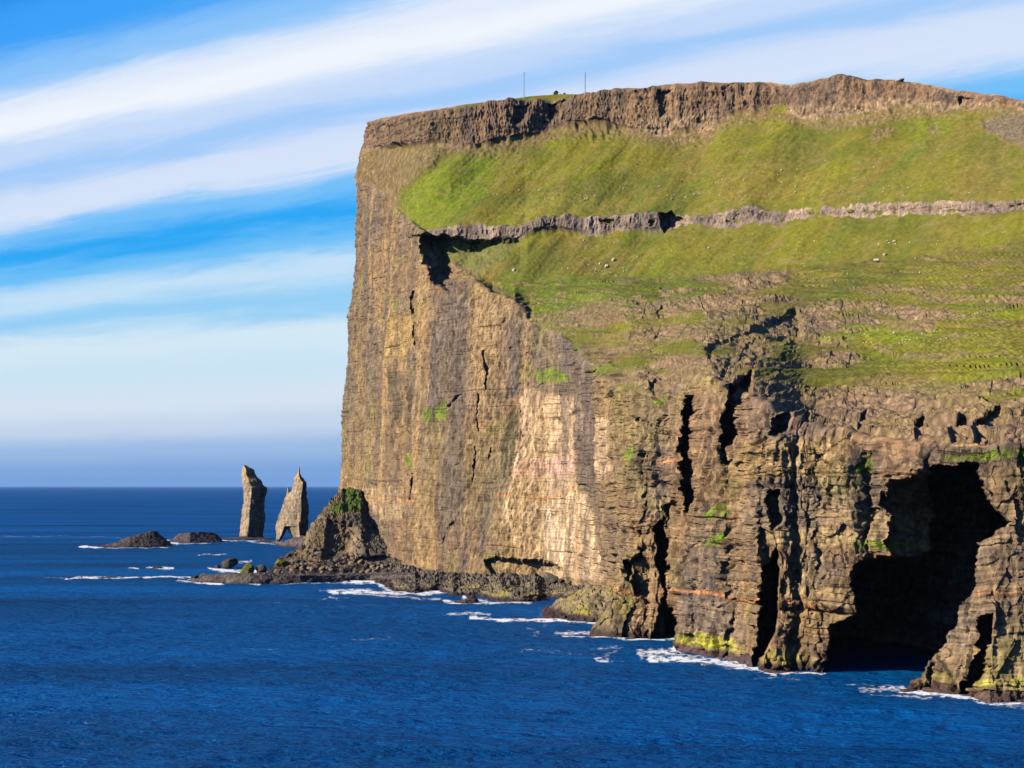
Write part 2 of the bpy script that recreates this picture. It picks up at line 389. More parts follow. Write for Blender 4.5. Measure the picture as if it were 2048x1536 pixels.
# ---- clefts, gullies, caves: real recesses pushed back into the rock along the sight line
CARVE = [
 ([(1374,815),(1392,795),(1398,830),(1393,875),(1399,905),(1402,955),(1400,1012),(1390,1025),(1384,1005),(1380,950),(1371,900)], 20, 5),
 ([(1468,768),(1502,752),(1494,810),(1484,850),(1466,895),(1461,928),(1454,885),(1463,835)], 20, 6),
 ([(1318,1062),(1345,1030),(1348,1080),(1347,1150),(1340,1200),(1352,1225),(1366,1245),(1364,1282),(1308,1282),(1322,1240),(1333,1195),(1325,1120)], 55, 2),
 ([(1348,1010),(1362,1005),(1375,1040),(1352,1055)], 8, 3),
 ([(1262,1125),(1288,1100),(1306,1140),(1296,1192),(1272,1190)], 9, 4),
 ([(1251,1125),(1262,1115),(1262,1175),(1256,1185)], 12, 2),
 ([(1528,1140),(1556,1098),(1556,1200),(1550,1262),(1530,1302),(1514,1345),(1504,1332),(1514,1255),(1524,1195)], 60, 2),
 ([(1545,1000),(1562,985),(1568,1050),(1556,1068)], 5, 3),
 # the great bay in shadow
 ([(1652,1360),(1668,1262),(1700,1240),(1722,1232),(1724,1180),(1722,1140),(1760,1118),(1790,1116),(1852,1104),(1862,1010),(1850,955),(1880,935),(1950,928),(1972,978),(1990,1020),(2016,1050),(1975,1088),(1964,1130),(1966,1182),(1930,1208),(1915,1250),(1880,1290),(1850,1335),(1812,1378),(1812,1400),(1650,1400)], 95, 3),
 ([(1975,1240),(1985,1235),(1980,1320),(1965,1375),(1950,1402),(1938,1398),(1950,1340),(1966,1290)], 16, 2),
 ([(1552,835),(1578,828),(1582,848),(1560,872),(1548,870)], 10, 4),
 ([(1605,838),(1618,828),(1615,852),(1604,856)], 5, 3), ([(1720,838),(1735,828),(1730,852),(1718,855)], 5, 3),
 ([(1830,848),(1848,842),(1846,868),(1832,872)], 6, 3), ([(1900,858),(1935,835),(1942,872),(1905,880)], 7, 5), ([(1948,850),(2000,818),(2010,845),(2004,875),(1950,880)], 8, 5),
 ([(1415,700),(1440,680),(1500,664),(1560,640),(1590,624),(1604,645),(1600,675),(1500,704),(1420,714)], 15, 8),
 ([(1322,428),(1342,421),(1364,441),(1352,458),(1328,460)], 13, 4),
 ([(1310,625),(1325,612),(1330,625),(1318,636)], 6, 2),
 ([(862,478),(905,482),(960,487),(1040,487),(985,530),(940,560),(902,576),(884,560),(870,520)], 8, 8),
 ([(1300,768),(1325,755),(1330,772),(1308,790)], 6, 4),
 ([(985,1122),(1012,1120),(1100,1126),(1122,1142),(1120,1166),(1010,1164)], 10, 5),
 ([(899,1050),(915,1040),(918,1052),(895,1075),(885,1090)], 3, 4),
 ([(1032,222),(1058,215),(1050,245),(1028,255)], 5, 4), ([(1095,207),(1136,203),(1125,232),(1108,245),(1098,235)], 5, 4),
 ([(1318,185),(1342,182),(1338,225),(1322,235)], 4, 4), ([(1445,175),(1500,172),(1490,200),(1455,205)], 5, 6), ([(1915,192),(1935,196),(1925,208),(1912,206)], 5, 3),
 ([(815,475),(850,470),(850,490)], 5, 3),
]
dep = np.zeros(px.shape)
for poly, amt, soft in CARVE:
    dep = np.maximum(dep, amt*polymask(px, py, poly, soft, (wx*.7, wy*.7)))
for pts, amt, w in (([(833,585),(836,640),(840,690)], 5, 2.2), ([(979,702),(981,740),(980,778)], 3.5, 1.6), ([(964,790),(960,830),(958,862)], 3, 1.3), ([(950,895),(948,930),(944,965)], 3.5, 1.8), ([(980,896),(977,920)], 3, 1.6),
                    ([(842,950),(840,975),(838,1000)], 4, 1.6), ([(815,775),(808,800),(800,840)], 2, 2), ([(1038,820),(1042,860),(1050,875)], 2, 1.2), ([(920,790),(905,815)], 2, 2.5), ([(1035,1020),(1036,1060)], 2, 1.4),
                    ([(760,690),(775,740),(790,770)], 2, 1.6)):
    dep = np.maximum(dep, amt*linemask(px, py, pts, w, 1.6, (wx*.5, wy*.5)))
hol = polymask(px, py, [(850,472),(905,479),(960,484),(1046,486),(985,532),(945,564),(902,580),(878,562),(862,520)], 6, W)
dep = np.maximum(dep, 30*hol*sstep(1045, 900, px+wx*2))
# the buttress turns its corner into the bay
turn = sstep(1750, 1880, px + wx*2)*polymask(px, py, [(1700,946),(1745,950),(1850,940),(1880,930),(1890,1120),(1790,1122),(1715,1240),(1690,1240)], 8, W)
dep = np.maximum(dep, 26*turn*sstep(925, 1030, py+wy*3))
# broad rounded buttresses between the clefts of the near cliff
bx = px + 2.2*wx + 9*perlin(py/70., 0*px+2, 0*px, 82)
bul = np.zeros(px.shape)
BX = [1150, 1200, 1246, 1296, 1346, 1394, 1466, 1535, 1592, 1650, 1748, 1860]
for x0, x1 in zip(BX[:-1], BX[1:]):
    t = np.clip((bx-x0)/(x1-x0), 0, 1); bul = np.maximum(bul, (x1-x0)/100.*9*np.sqrt(np.clip(1-(2*t-1)**2, 0, 1)))
bul *= sstep(0, 70, py-PL[1])*(zone <= 1)*sstep(1150, 1230, px)*(dep < 3)
bul = blur_rows(blur_rows(bul, 2).T, 1).T
dep = dep - bul
# ragged inside faces
dep = np.where(dep > 0, dep*(1+.35*perlin(X/9., Z/9., Yw/30., 81)), dep)
cam = np.array([0, 0, CAMZ])
P = cam + (P-cam)*(1+dep/Yd)[..., None]

# ---- colours
def mixc(c, d, m): return c + (np.asarray(d)-c)*m[..., None]
st1 = perlin(X/9., Yw/14., Z/120., 91); st2 = perlin(X/3.2, Yw/5., Z/45., 92); bl = fbm(X/22., Yw/30., Z/22., 3, 93); lay = perlin(X/90., Yw/90., (Z+2*bl)/3.2, 94)
lf = sstep(1260, 1180, px)
fine = perlin(X/1.6, Yw/2.2, Z*lerp(1, .45, lf)/3.5, 95)
st3 = perlin(X/20., Yw/30., Z/260., 99) + .6*perlin(X/5., Yw/8., Z/150., 100)
TAN, BRN, GRY, DRK, CRM = col(.30,.19,.085), col(.165,.105,.055), col(.15,.115,.085), col(.055,.046,.042), col(.40,.29,.17)
rc = np.zeros(px.shape+(3,)) + BRN
leftw = sstep(1260, 1180, px)
rc = mixc(rc, TAN, np.clip(.25+.25*leftw + .75*st1 + .5*st2 + .35*bl, 0, 1))
rc = mixc(rc, GRY, np.clip(.15+.9*bl-.5*st2, 0, .8))
big = fbm(X/55., Yw/75., Z/70., 2, 115); rc = mixc(rc, col(.13,.108,.092), np.clip(1.5*big-.05, 0, .65)); rc = mixc(rc, col(.25,.15,.085), np.clip(-1.4*big-.1, 0, .5))
rc = mixc(rc, DRK, np.clip(-.2-.8*st2-.5*st1, 0, .65))
bed = perlin(X/16., Yw/20., (Z+1.5*bl)/.8, 106) + .6*perlin(X/6., Yw/8., (Z+1.5*bl)/.42, 107)
rc = mixc(rc, DRK, np.clip(-1.3*bed-.3, 0, .5)*lerp(1, .35, leftw)*np.clip(.5+2*bl, .1, 1)*(1-.6*colm)); rc = mixc(rc, col(.34,.235,.125), np.clip(1.2*bed-.2, 0, .5)*lerp(1, .45, leftw))
rc = mixc(rc, col(.42,.30,.13), np.clip(.9*lay-.1, 0, .6)*(1-leftw*.6))
rc = mixc(rc, DRK, np.clip(-.8*lay-.2, 0, .6)*(1-leftw*.7))
rc = mixc(rc, col(.22,.20,.06), np.clip(1.2*fbm(X/28., Yw/40., Z/18., 2, 96)-.25, 0, .55))
PATCH = [
 ([(1035,790),(1060,772),(1080,788),(1160,792),(1185,862),(1160,920),(1165,962),(1190,1012),(1208,1090),(1214,1162),(1100,1152),(1050,1118),(1000,1000),(1030,960)], (.58,.405,.235), .88, 6),
 ([(1030,922),(1155,908),(1162,950),(1035,957)], (.60,.36,.27), .8, 7),
 ([(1196,830),(1225,838),(1226,940),(1206,965),(1190,930)], (.54,.38,.23), .85, 4),
 ([(1040,1020),(1090,1005),(1110,1050),(1140,1100),(1120,1120),(1060,1060)], (.66,.50,.33), .6, 6),
 ([(1140,690),(1178,690),(1190,830),(1202,960),(1195,1002),(1168,980),(1155,930),(1150,850)], (.20,.15,.115), .8, 4),
 ([(1165,965),(1200,985),(1262,1062),(1232,1162),(1212,1150),(1200,1060)], (.23,.165,.105), .7, 5),
 ([(862,590),(1040,602),(1040,780),(1000,830),(880,830),(858,950),(848,1000),(850,800)], (.27,.205,.14), .55, 8),
 ([(852,780),(880,622),(886,760),(870,900),(852,1000)], (.155,.125,.11), .8, 4),
 ([(1006,640),(1036,622),(1036,780),(1020,800)], (.17,.14,.125), .75, 4),
 ([(1010,830),(1030,815),(1031,932),(1004,935)], (.12,.12,.06), .8, 4),
 ([(860,830),(1020,832),(1030,1000),(960,1060),(850,1060)], (.29,.225,.105), .5, 10),
 ([(780,722),(850,790),(850,852),(798,852)], (.13,.105,.07), .7, 6),
 ([(760,640),(832,620),(840,702),(800,722)], (.48,.32,.12), .6, 6),
 ([(690,600),(745,600),(760,960),(690,960)], (.30,.215,.10), .5, 12),
 ([(735,980),(800,970),(810,1040),(770,1040)], (.58,.40,.2), .6, 6),
 ([(1235,700),(1340,800),(1300,1000),(1250,1000),(1215,800)], (.25,.195,.075), .55, 10),
 ([(1330,800),(1480,750),(1560,780),(1540,900),(1340,960)], (.30,.19,.115), .5, 10),
 ([(1490,880),(1720,880),(1700,960),(1500,960)], (.46,.31,.12), .6, 7),
 ([(1530,1068),(1650,1064),(1740,1076),(1740,1090),(1640,1092),(1560,1098)], (.48,.36,.17), .65, 4),
 ([(1570,1110),(1660,1105),(1660,1190),(1570,1190)], (.40,.31,.18), .5, 6),
 ([(1840,890),(2320,890),(2320,935),(1840,925)], (.12,.10,.075), .7, 6),
 ([(1560,800),(1850,800),(2320,800),(2320,885),(1850,880),(1580,860)], (.30,.185,.125), .65, 6),
 ([(720,300),(760,296),(765,340),(725,352)], (.52,.36,.13), .6, 5),
]
for poly, c, s, soft in PATCH:
    rc = mixc(rc, np.array(c)*(.66+.12*(c[0] > .5))*(1+.45*fine+.35*st2)[..., None], s*polymask(px, py, poly, soft, W))
SEAM = [([(1005,992),(1050,988),(1095,996),(1160,975)], 3, 2), ([(738,1001),(790,1000),(842,1002)], 2.5, 2), ([(1238,1180),(1262,1186)], 5, 3),
        ([(1318,1184),(1350,1184),(1440,1187),(1478,1200),(1522,1203),(1560,1198),(1600,1220),(1660,1215)], 3.5, 2.5),
        ([(1840,887),(1900,884),(1965,888)], 2.2, 1.5), ([(1968,1190),(2060,1188)], 2.5, 2), ([(1330,925),(1378,922)], 3, 3)]
for pts, w, s in SEAM:
    rc = mixc(rc, col(.50,.20,.075)*(1+.3*fine)[..., None], .75*linemask(px, py, pts, w, s, (wx*.5, wy*.5))*np.clip(.75+.8*st2+.5*bl, .15, 1))
vs = (zone == 0)*sstep(1300, 1150, px)
rc = mixc(rc, col(.115,.092,.078), vs*np.clip(-.1-1.6*st3, 0, .68))
rc = mixc(rc, col(.36,.235,.105), vs*np.clip(1.3*st3-.2, 0, .6))
# zone tints: the mid band pale grey, the summit crag warm brown over a paler ledge
rc = mixc(rc, lerp(col(.29,.22,.165), col(.13,.105,.095), np.clip(.5+1.3*st1, 0, 1)[..., None]), (zone == 3)*.8)
rc = mixc(rc, lerp(col(.205,.128,.075), col(.085,.062,.052), np.clip(.5+1.3*st1+.8*st2, 0, 1)[..., None]), (zone == 5)*.75)
low5 = (zone == 5)*np.clip(sstep(1120, 1060, px)*sstep(860, 700, px)*.6 + sstep(1270, 1290, px)*sstep(1440, 1420, px) + sstep(1565, 1580, px), 0, 1)*sstep(.5, .25, (PL[5]-py)/np.maximum(PL[5]-PL[6], 1))
rc = mixc(rc, col(.28,.20,.11)*(1+.5*fine+.4*st2)[..., None], low5*.6)
tc = mixc(np.zeros(px.shape+(3,))+col(.185,.128,.072), col(.14,.115,.035), np.clip(.4+1.2*bl, 0, .9))
tc = mixc(tc, col(.085,.065,.055), np.clip(-.1-1.3*fine-.8*st2, 0, .8))
tc = mixc(tc, col(.27,.20,.125), np.clip(1.2*fine-.2, 0, .7))
rc = mixc(rc, tc, (zone == 1)*sstep(1000, 1080, px)*.75)
bare_c = mixc(np.zeros(px.shape+(3,))+col(.145,.105,.042), col(.23,.17,.10), np.clip(1.4*fine-.1, 0, .8))
bare_c = mixc(bare_c, col(.13,.10,.075), polymask(px, py, BARE[1], 8, W)*.8)
rc = mixc(rc, bare_c, np.isin(zone, (2, 4))*.85)
# turf
g1 = fbm(X/45., Yw/60., Z/40., 3, 101); g2 = perlin(perp/9., along/60., Yw/90., 102); g3 = perlin(X/2.5, Yw/4., Z/2., 103); g4 = perlin(perp/30., along/120., 0*X, 104)
GRN, OLV, BRT, TWN = col(.088,.128,.010), col(.150,.128,.014), col(.150,.168,.008), col(.165,.115,.03)
gc = np.zeros(px.shape+(3,)) + col(.138,.134,.014)
gc = mixc(gc, OLV, np.clip(.35+1.1*g1, 0, 1))
gc = mixc(gc, BRT, np.clip(1.5*g4+.8*g2-.1, 0, .9))
gc = mixc(gc, TWN, np.clip(-1.5*g1-.6*g2-.05+.5*g3, 0, .75))
gc = mixc(gc, GRN, np.clip(-1.1*g4-1.1*g2-.05, 0, .85))
GP = [([(800,380),(900,300),(1000,310),(960,400),(860,455),(795,452)], (.105,.150,.006), .7, 16), ([(1480,300),(1580,215),(1590,260),(1500,330),(1440,345)], (.19,.185,.006), .6, 10),
      ([(1800,250),(1850,220),(1930,215),(1890,265),(1820,290)], (.12,.150,.008), .6, 8), ([(1430,320),(1640,300),(1700,400),(1450,420)], (.160,.120,.022), .5, 20),
      ([(1020,395),(1200,385),(1300,415),(1030,445)], (.18,.155,.03), .55, 14),
      ([(1000,545),(1420,560),(1400,600),(1080,635),(990,590)], (.085,.135,.012), .6, 12), ([(1625,686),(1720,650),(1880,664),(1850,690)], (.15,.19,.006), .75, 8)]
for poly, c, s, soft in GP: gc = mixc(gc, np.array(c)*(1+.25*g3)[..., None], s*polymask(px, py, poly, soft, W))
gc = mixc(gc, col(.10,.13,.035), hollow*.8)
g5 = fbm(X/7., Yw/10., Z/6., 3, 108); g6 = perlin(X/1.1, Yw/1.8, Z/1.1, 109)
gc = mixc(gc, col(.075,.085,.018), np.clip(.9*g5-.15, 0, .4)); gc = mixc(gc, col(.20,.165,.05), np.clip(-.9*g5-.2, 0, .4))
trk = np.abs(perlin(X/60., Yw/60., (Z + .12*X)/4.5, 110)); gc = mixc(gc, col(.16,.12,.05), sstep(.05, .0, trk)*.35)
gc = mixc(gc, col(.36,.31,.19), sstep(.54, .62, g6)*.4)
gc = mixc(gc, col(.075,.092,.014), np.clip(1.5*fbm(X/60., Yw/75., Z/35., 2, 116)-.1, 0, .5))
gc = gc*1.03*(1+.22*g3)[..., None]
ptch = np.clip(1.6*np.where(zone == 1, fbm(X/12., Yt/25., Zt/6., 3, 105), fbm(X/12., Yw/25., Z/6., 3, 105))-.4, 0, .7)*np.where(zone == 1, 1, .55)
gc = mixc(gc, col(.20,.155,.06), ptch)
# outlying tufts on the cliffs
TUFT = [[(1420,1030),(1465,1000),(1476,1028),(1440,1040)], [(1415,1092),(1455,1066),(1475,1080),(1430,1097)], [(1065,742),(1120,736),(1132,760),(1080,766)],
        [(1300,816),(1336,786),(1332,810)], [(1720,945),(1758,902),(1770,940),(1740,950)], [(1890,912),(1960,905),(2048,900),(3200,900),(3200,915),(1900,922)], [(818,910),(838,915),(836,940),(820,935)],
        [(1140,680),(1165,672),(1160,700),(1140,705)], [(1185,735),(1215,722),(1250,735),(1220,752),(1185,755)], [(860,820),(900,800),(905,830),(870,845)], [(1250,905),(1262,880),(1270,930),(1258,940)],
        [(1710,1086),(1800,1082),(1845,1086),(1830,1098),(1720,1100)]]
tm = np.zeros(px.shape)
for p in TUFT: tm = np.maximum(tm, polymask(px, py, p, 3, W))
tm *= np.clip(.75+1.2*fine, .1, 1)
rc = mixc(rc, col(.115,.175,.012)*(1+.4*fine)[..., None], tm*.9)
# algae and the wet dark foot
ALG = [[(1362,1272),(1400,1266),(1470,1277),(1492,1297),(1482,1310),(1400,1297),(1362,1286)], [(1535,1300),(1580,1306),(1622,1310),(1622,1332),(1528,1328)],
       [(1850,1342),(1930,1352),(1936,1372),(1838,1370)], [(1965,1362),(2048,1352),(3200,1352),(3200,1385),(1970,1384)]]
for i, p in enumerate(ALG): rc = mixc(rc, col(.30,.30,.015)*(1+.5*fine)[..., None], (.8, .4, .35, .45)[i]*polymask(px, py, p, 4, W)*np.clip(.75+st2, .2, 1))
wet = sstep(3.6, 1.8, P[..., 2] + 1.0*perlin(X/5., Yw/5., 0*X, 97))*(px > 1150)
rc = mixc(rc, col(.050,.032,.028), wet*.95)
rc = rc*(1+.45*fine+.3*perlin(X/.9, Yw/1.3, Z*lerp(1, .4, leftw)/1.6, 98))[..., None]
rc = rc*lerp(np.array([1.10, 1.08, 1.06]), np.array([.98, .98, .98]), leftw[..., None])
CO = mixc(rc, gc, grassy)

# ---- back rows: skirt below the water, plateau behind the crest; wrapped round the far corner
def lower(A, z):
    B = A.copy(); B[:, 2] = z; return B
PX, PYY, PZ = P, py, zone
pl_rows = []
crest = P[-1]
for dy, dz in ((6, -.3), (25, -1.5), (80, -6), (260, -20), (262, -420)):
    r_ = crest.copy(); r_[:, 1] += dy; r_[:, 0] += dy*.12; r_[:, 2] += dz
    if dz < -400: r_[:, 2] = -12
    pl_rows.append(r_)
foot = P[0].copy(); foot[:, 2] = np.minimum(foot[:, 2]-1, -12); foot[:, 1] += 4
FULL = np.concatenate([foot[None], P] + [r_[None] for r_ in pl_rows], 0)
CF = np.concatenate([CO[:1], CO] + [CO[-1:]]*5, 0)
ZF = np.concatenate([zone[:1], zone, np.full((5, zone.shape[1]), 6)], 0)
GF = np.concatenate([grassy[:1], grassy] + [grassy[-1:]]*5, 0)
# far-side wall beyond the left edge
wrap = []
for k, (dx, dy) in enumerate(((150, 420), (80, 230), (34, 100), (12, 38), (3, 12))):
    w_ = FULL[:, 0].copy(); w_[:, 0] += dx; w_[:, 1] += dy; w_[:, 0] += 2*perlin(w_[:, 1]/9., w_[:, 2]/20., 0*w_[:, 0], 120+k); wrap.append(w_[:, None])
rw = []
for dx, dy in ((4, 20), (30, 160), (90, 700)):
    w_ = FULL[:, -1].copy(); w_[:, 0] += dx; w_[:, 1] += dy; rw.append(w_[:, None])
FULL = np.concatenate(wrap + [FULL] + rw, 1)
rep = lambda A: np.concatenate([A[:, :1]]*5 + [A] + [A[:, -1:]]*3, 1)
CF, ZF, GF = rep(CF), rep(ZF), rep(GF)
nr, nc = FULL.shape[:2]
FQ = grid_faces(nr, nc)
zf = ZF[:-1, :-1].ravel(); gf = GF[:-1, :-1].ravel()
VV = FULL.reshape(-1, 3); CC = CF.reshape(-1, 3)

headland = empty('headland', (60, 1100, 0))
tag(headland, 'tall basalt headland with a sheer sea cliff and green grass slopes', 'headland', kind='structure')
def part(name, sel, mat, label):
    o = subset(name, VV - np.array([60, 1100, 0]), FQ, CC, sel, mat, headland)
    o['label'] = label
    return o
part('sea_cliff', zf == 0, M_rock, 'sheer tan and brown layered cliff rising from the sea')
part('terrace', zf == 1, M_rock, 'stepped benches of brown rock and olive grass above the cliff edge')
part('lower_slope', zf == 2, M_turf, 'green grass slope below the pale rock band')
part('rock_band', zf == 3, M_rock, 'pale grey band of rock between the two grass slopes')
part('upper_slope', zf == 4, M_turf, 'broad olive grass slope under the summit crag')
part('summit_crag', zf == 5, M_rock, 'brown rocky crag along the summit')
part('summit_plateau', zf == 6, M_turf, 'thin strip of yellow green turf on top of the crag')

# picture position of every surface point, to stand loose stones on the ground
SPX = (CX + P[..., 0]/P[..., 1]*F).ravel(); SPY = (HZ - (P[..., 2]-CAMZ)/P[..., 1]*F).ravel(); SP = P.reshape(-1, 3)
def ground_at(x, y):
    d = (SPX-x)**2 + (SPY-y)**2
    k = np.argsort(d)[:6]; k = k[np.argmin(SP[k, 1])]
    return SP[k]

# ------------------------------------------------------------------ lesser rock masses: profile lines in front of a real depth
def mass(name, x0, x1, lines, Yfun, disp=1.0, colour=None, step=1.4, rows=60, back_drop=True, mat=None, carve=(), seed=0, parent=None, thick=14., hs=1.0):
    """lines: list of (px,py) tables from the waterline to the crest; Yfun: list of depth tables (or None = on the water)"""
    cols_ = np.arange(x0, x1+.01, step); pys = mono([ev(L(l), cols_) for l in lines])
    Ys = []
    for k, y in enumerate(Yfun):
        if y is None: Ys.append(F*CAMZ/(pys[k]-HZ))
        elif callable(y): Ys.append(y(Ys, pys, k, cols_))
        else: Ys.append(ev(L(y), cols_))
    n = max(3, rows//(len(lines)-1)); PYr, Yr = [], []
    for k in range(len(lines)-1):
        for t in np.linspace(0, 1, n, endpoint=(k == len(lines)-2)):
            PYr.append(lerp(pys[k], pys[k+1], t)); Yr.append(1/lerp(1/Ys[k], 1/Ys[k+1], t))
    pyg = np.array(PYr); Yg = np.array(Yr); pxg = np.broadcast_to(cols_, pyg.shape).copy()
    Q0 = back(pxg, pyg, Yg); N = grid_normals(Q0); x, y, z = Q0[..., 0], Q0[..., 1], Q0[..., 2]
    f1, f2, r = cells(x/(2.2*hs)+.35*perlin(x/3., y/3., z/3., seed+1), y/(4.5*hs)+z/(2.4*hs), 200+seed)
    d = 2.0*hs*fbm(x/(9.*hs), y/(14.*hs), z/(9.*hs), 3, 210+seed) + 1.1*hs*(r-.45) - .8*hs*f1 + .35*hs*perlin(x/(.9*hs), y/(1.5*hs), z/(.9*hs), 220+seed)
    taper = np.minimum(1, np.minimum(np.arange(len(cols_)), np.arange(len(cols_))[::-1])/6.)
    Q = Q0 + N*(d*disp*taper[None])[..., None]
    wxx = 3*perlin(pxg/9., pyg/9., 0*pxg, 230+seed); wyy = 3*perlin(pxg/9., pyg/9., 0*pxg+3, 231+seed)
    dp = np.zeros(pxg.shape)
    for poly, amt, soft in carve: dp = np.maximum(dp, amt*polymask(pxg, pyg, poly, soft, (wxx, wyy)))
    Q = cam + (Q-cam)*(1+dp/Yg)[..., None]
    cc = colour(Q, pxg, pyg, (wxx, wyy), r)
    b1 = Q[-1].copy(); b1[:, 1] += thick*.35; b1[:, 2] = b1[:, 2]*.8-.5; b2 = Q[-1].copy(); b2[:, 1] += thick; b2[:, 2] = -6
    ft = Q[0].copy(); ft[:, 2] = -5; 
    FU = np.concatenate([ft[None], Q, b1[None], b2[None]], 0); CCx = np.concatenate([cc[:1], cc, cc[-1:], cc[-1:]], 0)
    org = np.array([FU[..., 0].mean(), FU[..., 1].mean(), 0.])
    o = mesh_np(name, FU.reshape(-1, 3)-org, grid_faces(*FU.shape[:2]), CCx.reshape(-1, 3), mat or M_rock, parent)
    o.location = org
    return o, Q, pxg, pyg

def rock_col(base, alt, wetz=2.0, wetc=(.045,.036,.034), alg=None):
    def f(Q, px_, py_, w_, r):
        x, y, z = Q[..., 0], Q[..., 1], Q[..., 2]
        n = fbm(x/6., y/10., z/4., 3, 300); n2 = perlin(x/1.2, y/2., z/1.2, 301)
        c = mixc(np.zeros(px_.shape+(3,))+col(*base), col(*alt), np.clip(.45+1.1*n+.5*(r-.5), 0, 1))
        if alg: c = mixc(c, col(*alg), np.clip(1.6*fbm(x/9., y/14., z/5., 2, 302)+.05, 0, .8)*sstep(1.2, 2.4, z)*sstep(1163, 1172, py_))
        c = mixc(c, col(*wetc), sstep(wetz+.8, wetz-.6, z+.9*perlin(x/4., y/6., 0*x, 303)))
        return c*(1+.25*n2)[..., None]
    return f

# talus mound against the foot of the cliff
def mound_col(Q, px_, py_, w_, r):
    c = rock_col((.24,.165,.085), (.13,.10,.06), 3.2)(Q, px_, py_, w_, r)
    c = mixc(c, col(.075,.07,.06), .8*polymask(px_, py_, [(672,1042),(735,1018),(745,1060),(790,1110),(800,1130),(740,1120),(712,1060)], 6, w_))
    c = mixc(c, col(.27,.19,.12), .8*polymask(px_, py_, [(705,1075),(735,1062),(742,1105),(700,1112)], 5, w_))
    g = polymask(px_, py_, [(686,972),(726,972),(736,1016),(700,1022),(660,1024),(664,1008),(684,1000)], 4, w_)
    n = perlin(Q[..., 0]/2., Q[..., 1]/4., Q[..., 2]/2., 310)
    c = mixc(c, col(.085,.135,.018)*(1+.5*n)[..., None], g*.95)
    return c
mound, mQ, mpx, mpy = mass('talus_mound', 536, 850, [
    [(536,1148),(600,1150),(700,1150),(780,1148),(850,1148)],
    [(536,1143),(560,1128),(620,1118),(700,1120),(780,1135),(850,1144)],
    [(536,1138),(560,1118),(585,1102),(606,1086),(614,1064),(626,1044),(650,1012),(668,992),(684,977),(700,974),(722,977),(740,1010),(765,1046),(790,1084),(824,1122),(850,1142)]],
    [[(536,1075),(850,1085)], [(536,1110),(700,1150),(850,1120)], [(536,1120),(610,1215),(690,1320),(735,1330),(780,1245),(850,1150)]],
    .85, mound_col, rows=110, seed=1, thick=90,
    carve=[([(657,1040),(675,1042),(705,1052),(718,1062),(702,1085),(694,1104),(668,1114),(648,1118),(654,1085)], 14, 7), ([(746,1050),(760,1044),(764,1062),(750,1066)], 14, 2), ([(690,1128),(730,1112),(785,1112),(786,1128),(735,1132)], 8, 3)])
tag(mound, 'green topped talus mound heaped against the far corner of the cliff', 'rock mound')

DARKR = rock_col((.075,.062,.055), (.13,.105,.085), .8)
def flat_back(dz=0.3):
    def f(Ys, pys, k, cols_):
        z = CAMZ + (HZ-pys[k-1])/F*Ys[k-1] + dz
        return F*(CAMZ-z)/(pys[k]-HZ)
    return f
def plus(m): return lambda Ys, pys, k, cols_: Ys[k-1]+m

sh, *_ = mass('rock_shelf', 376, 830, [
    [(376,1164),(420,1167),(500,1169),(600,1167),(690,1163),(740,1161),(830,1164)],
    [(376,1162),(392,1152),(450,1149),(520,1149),(600,1151),(700,1150),(830,1150)],
    [(376,1160),(400,1148),(450,1146),(520,1146),(600,1147),(700,1146),(830,1143)]], [None, plus(4), flat_back()], .45, DARKR, rows=24, seed=2, hs=.8, thick=20)
tag(sh, 'long low dark rock shelf running out to sea below the mound', 'rock shelf')
sh2, *_ = mass('rock_shelf', 742, 1250, [
    [(742,1164),(765,1170),(790,1184),(830,1187),(875,1182),(892,1186),(905,1194),(960,1193),(985,1202),(1040,1206),(1075,1204),(1090,1196),(1160,1200),(1250,1210)],
    [(742,1161),(765,1166),(785,1176),(800,1171),(840,1175),(870,1170),(900,1178),(915,1184),(960,1178),(985,1186),(1000,1182),(1040,1190),(1070,1186),(1080,1190),(1120,1182),(1250,1190)],
    [(742,1158),(800,1160),(850,1161),(900,1160),(980,1166),(1100,1170),(1250,1172)],
    [(742,1138),(820,1122),(900,1118),(1000,1122),(1100,1128),(1180,1140),(1250,1150)]], [None, plus(8), flat_back(.3), flat_back(.2)], .85,
    rock_col((.19,.155,.10), (.10,.085,.07), 1.6, (.05,.033,.028), (.26,.22,.05)), rows=48, seed=3, hs=.9, thick=20)
tag(sh2, 'broad grey brown wave cut shelf with mossy knobs at the cliff foot', 'rock shelf')
sh3, *_ = mass('rock_shoulder', 1072, 1250, [
    [(1072,1241),(1120,1244),(1180,1248),(1250,1252)],
    [(1072,1239),(1085,1228),(1110,1210),(1135,1195),(1160,1184),(1185,1178),(1250,1178)],
    [(1072,1238),(1085,1226),(1110,1206),(1135,1190),(1160,1178),(1185,1170),(1215,1168),(1250,1170)]], [None, plus(34), plus(14)], .8,
    rock_col((.26,.20,.10), (.16,.125,.075), 2.6, (.05,.033,.03), (.28,.23,.04)), rows=60, seed=4, thick=60)
tag(sh3, 'rounded brown and yellow rock shoulder sloping into the surf beside the buttress', 'rock')

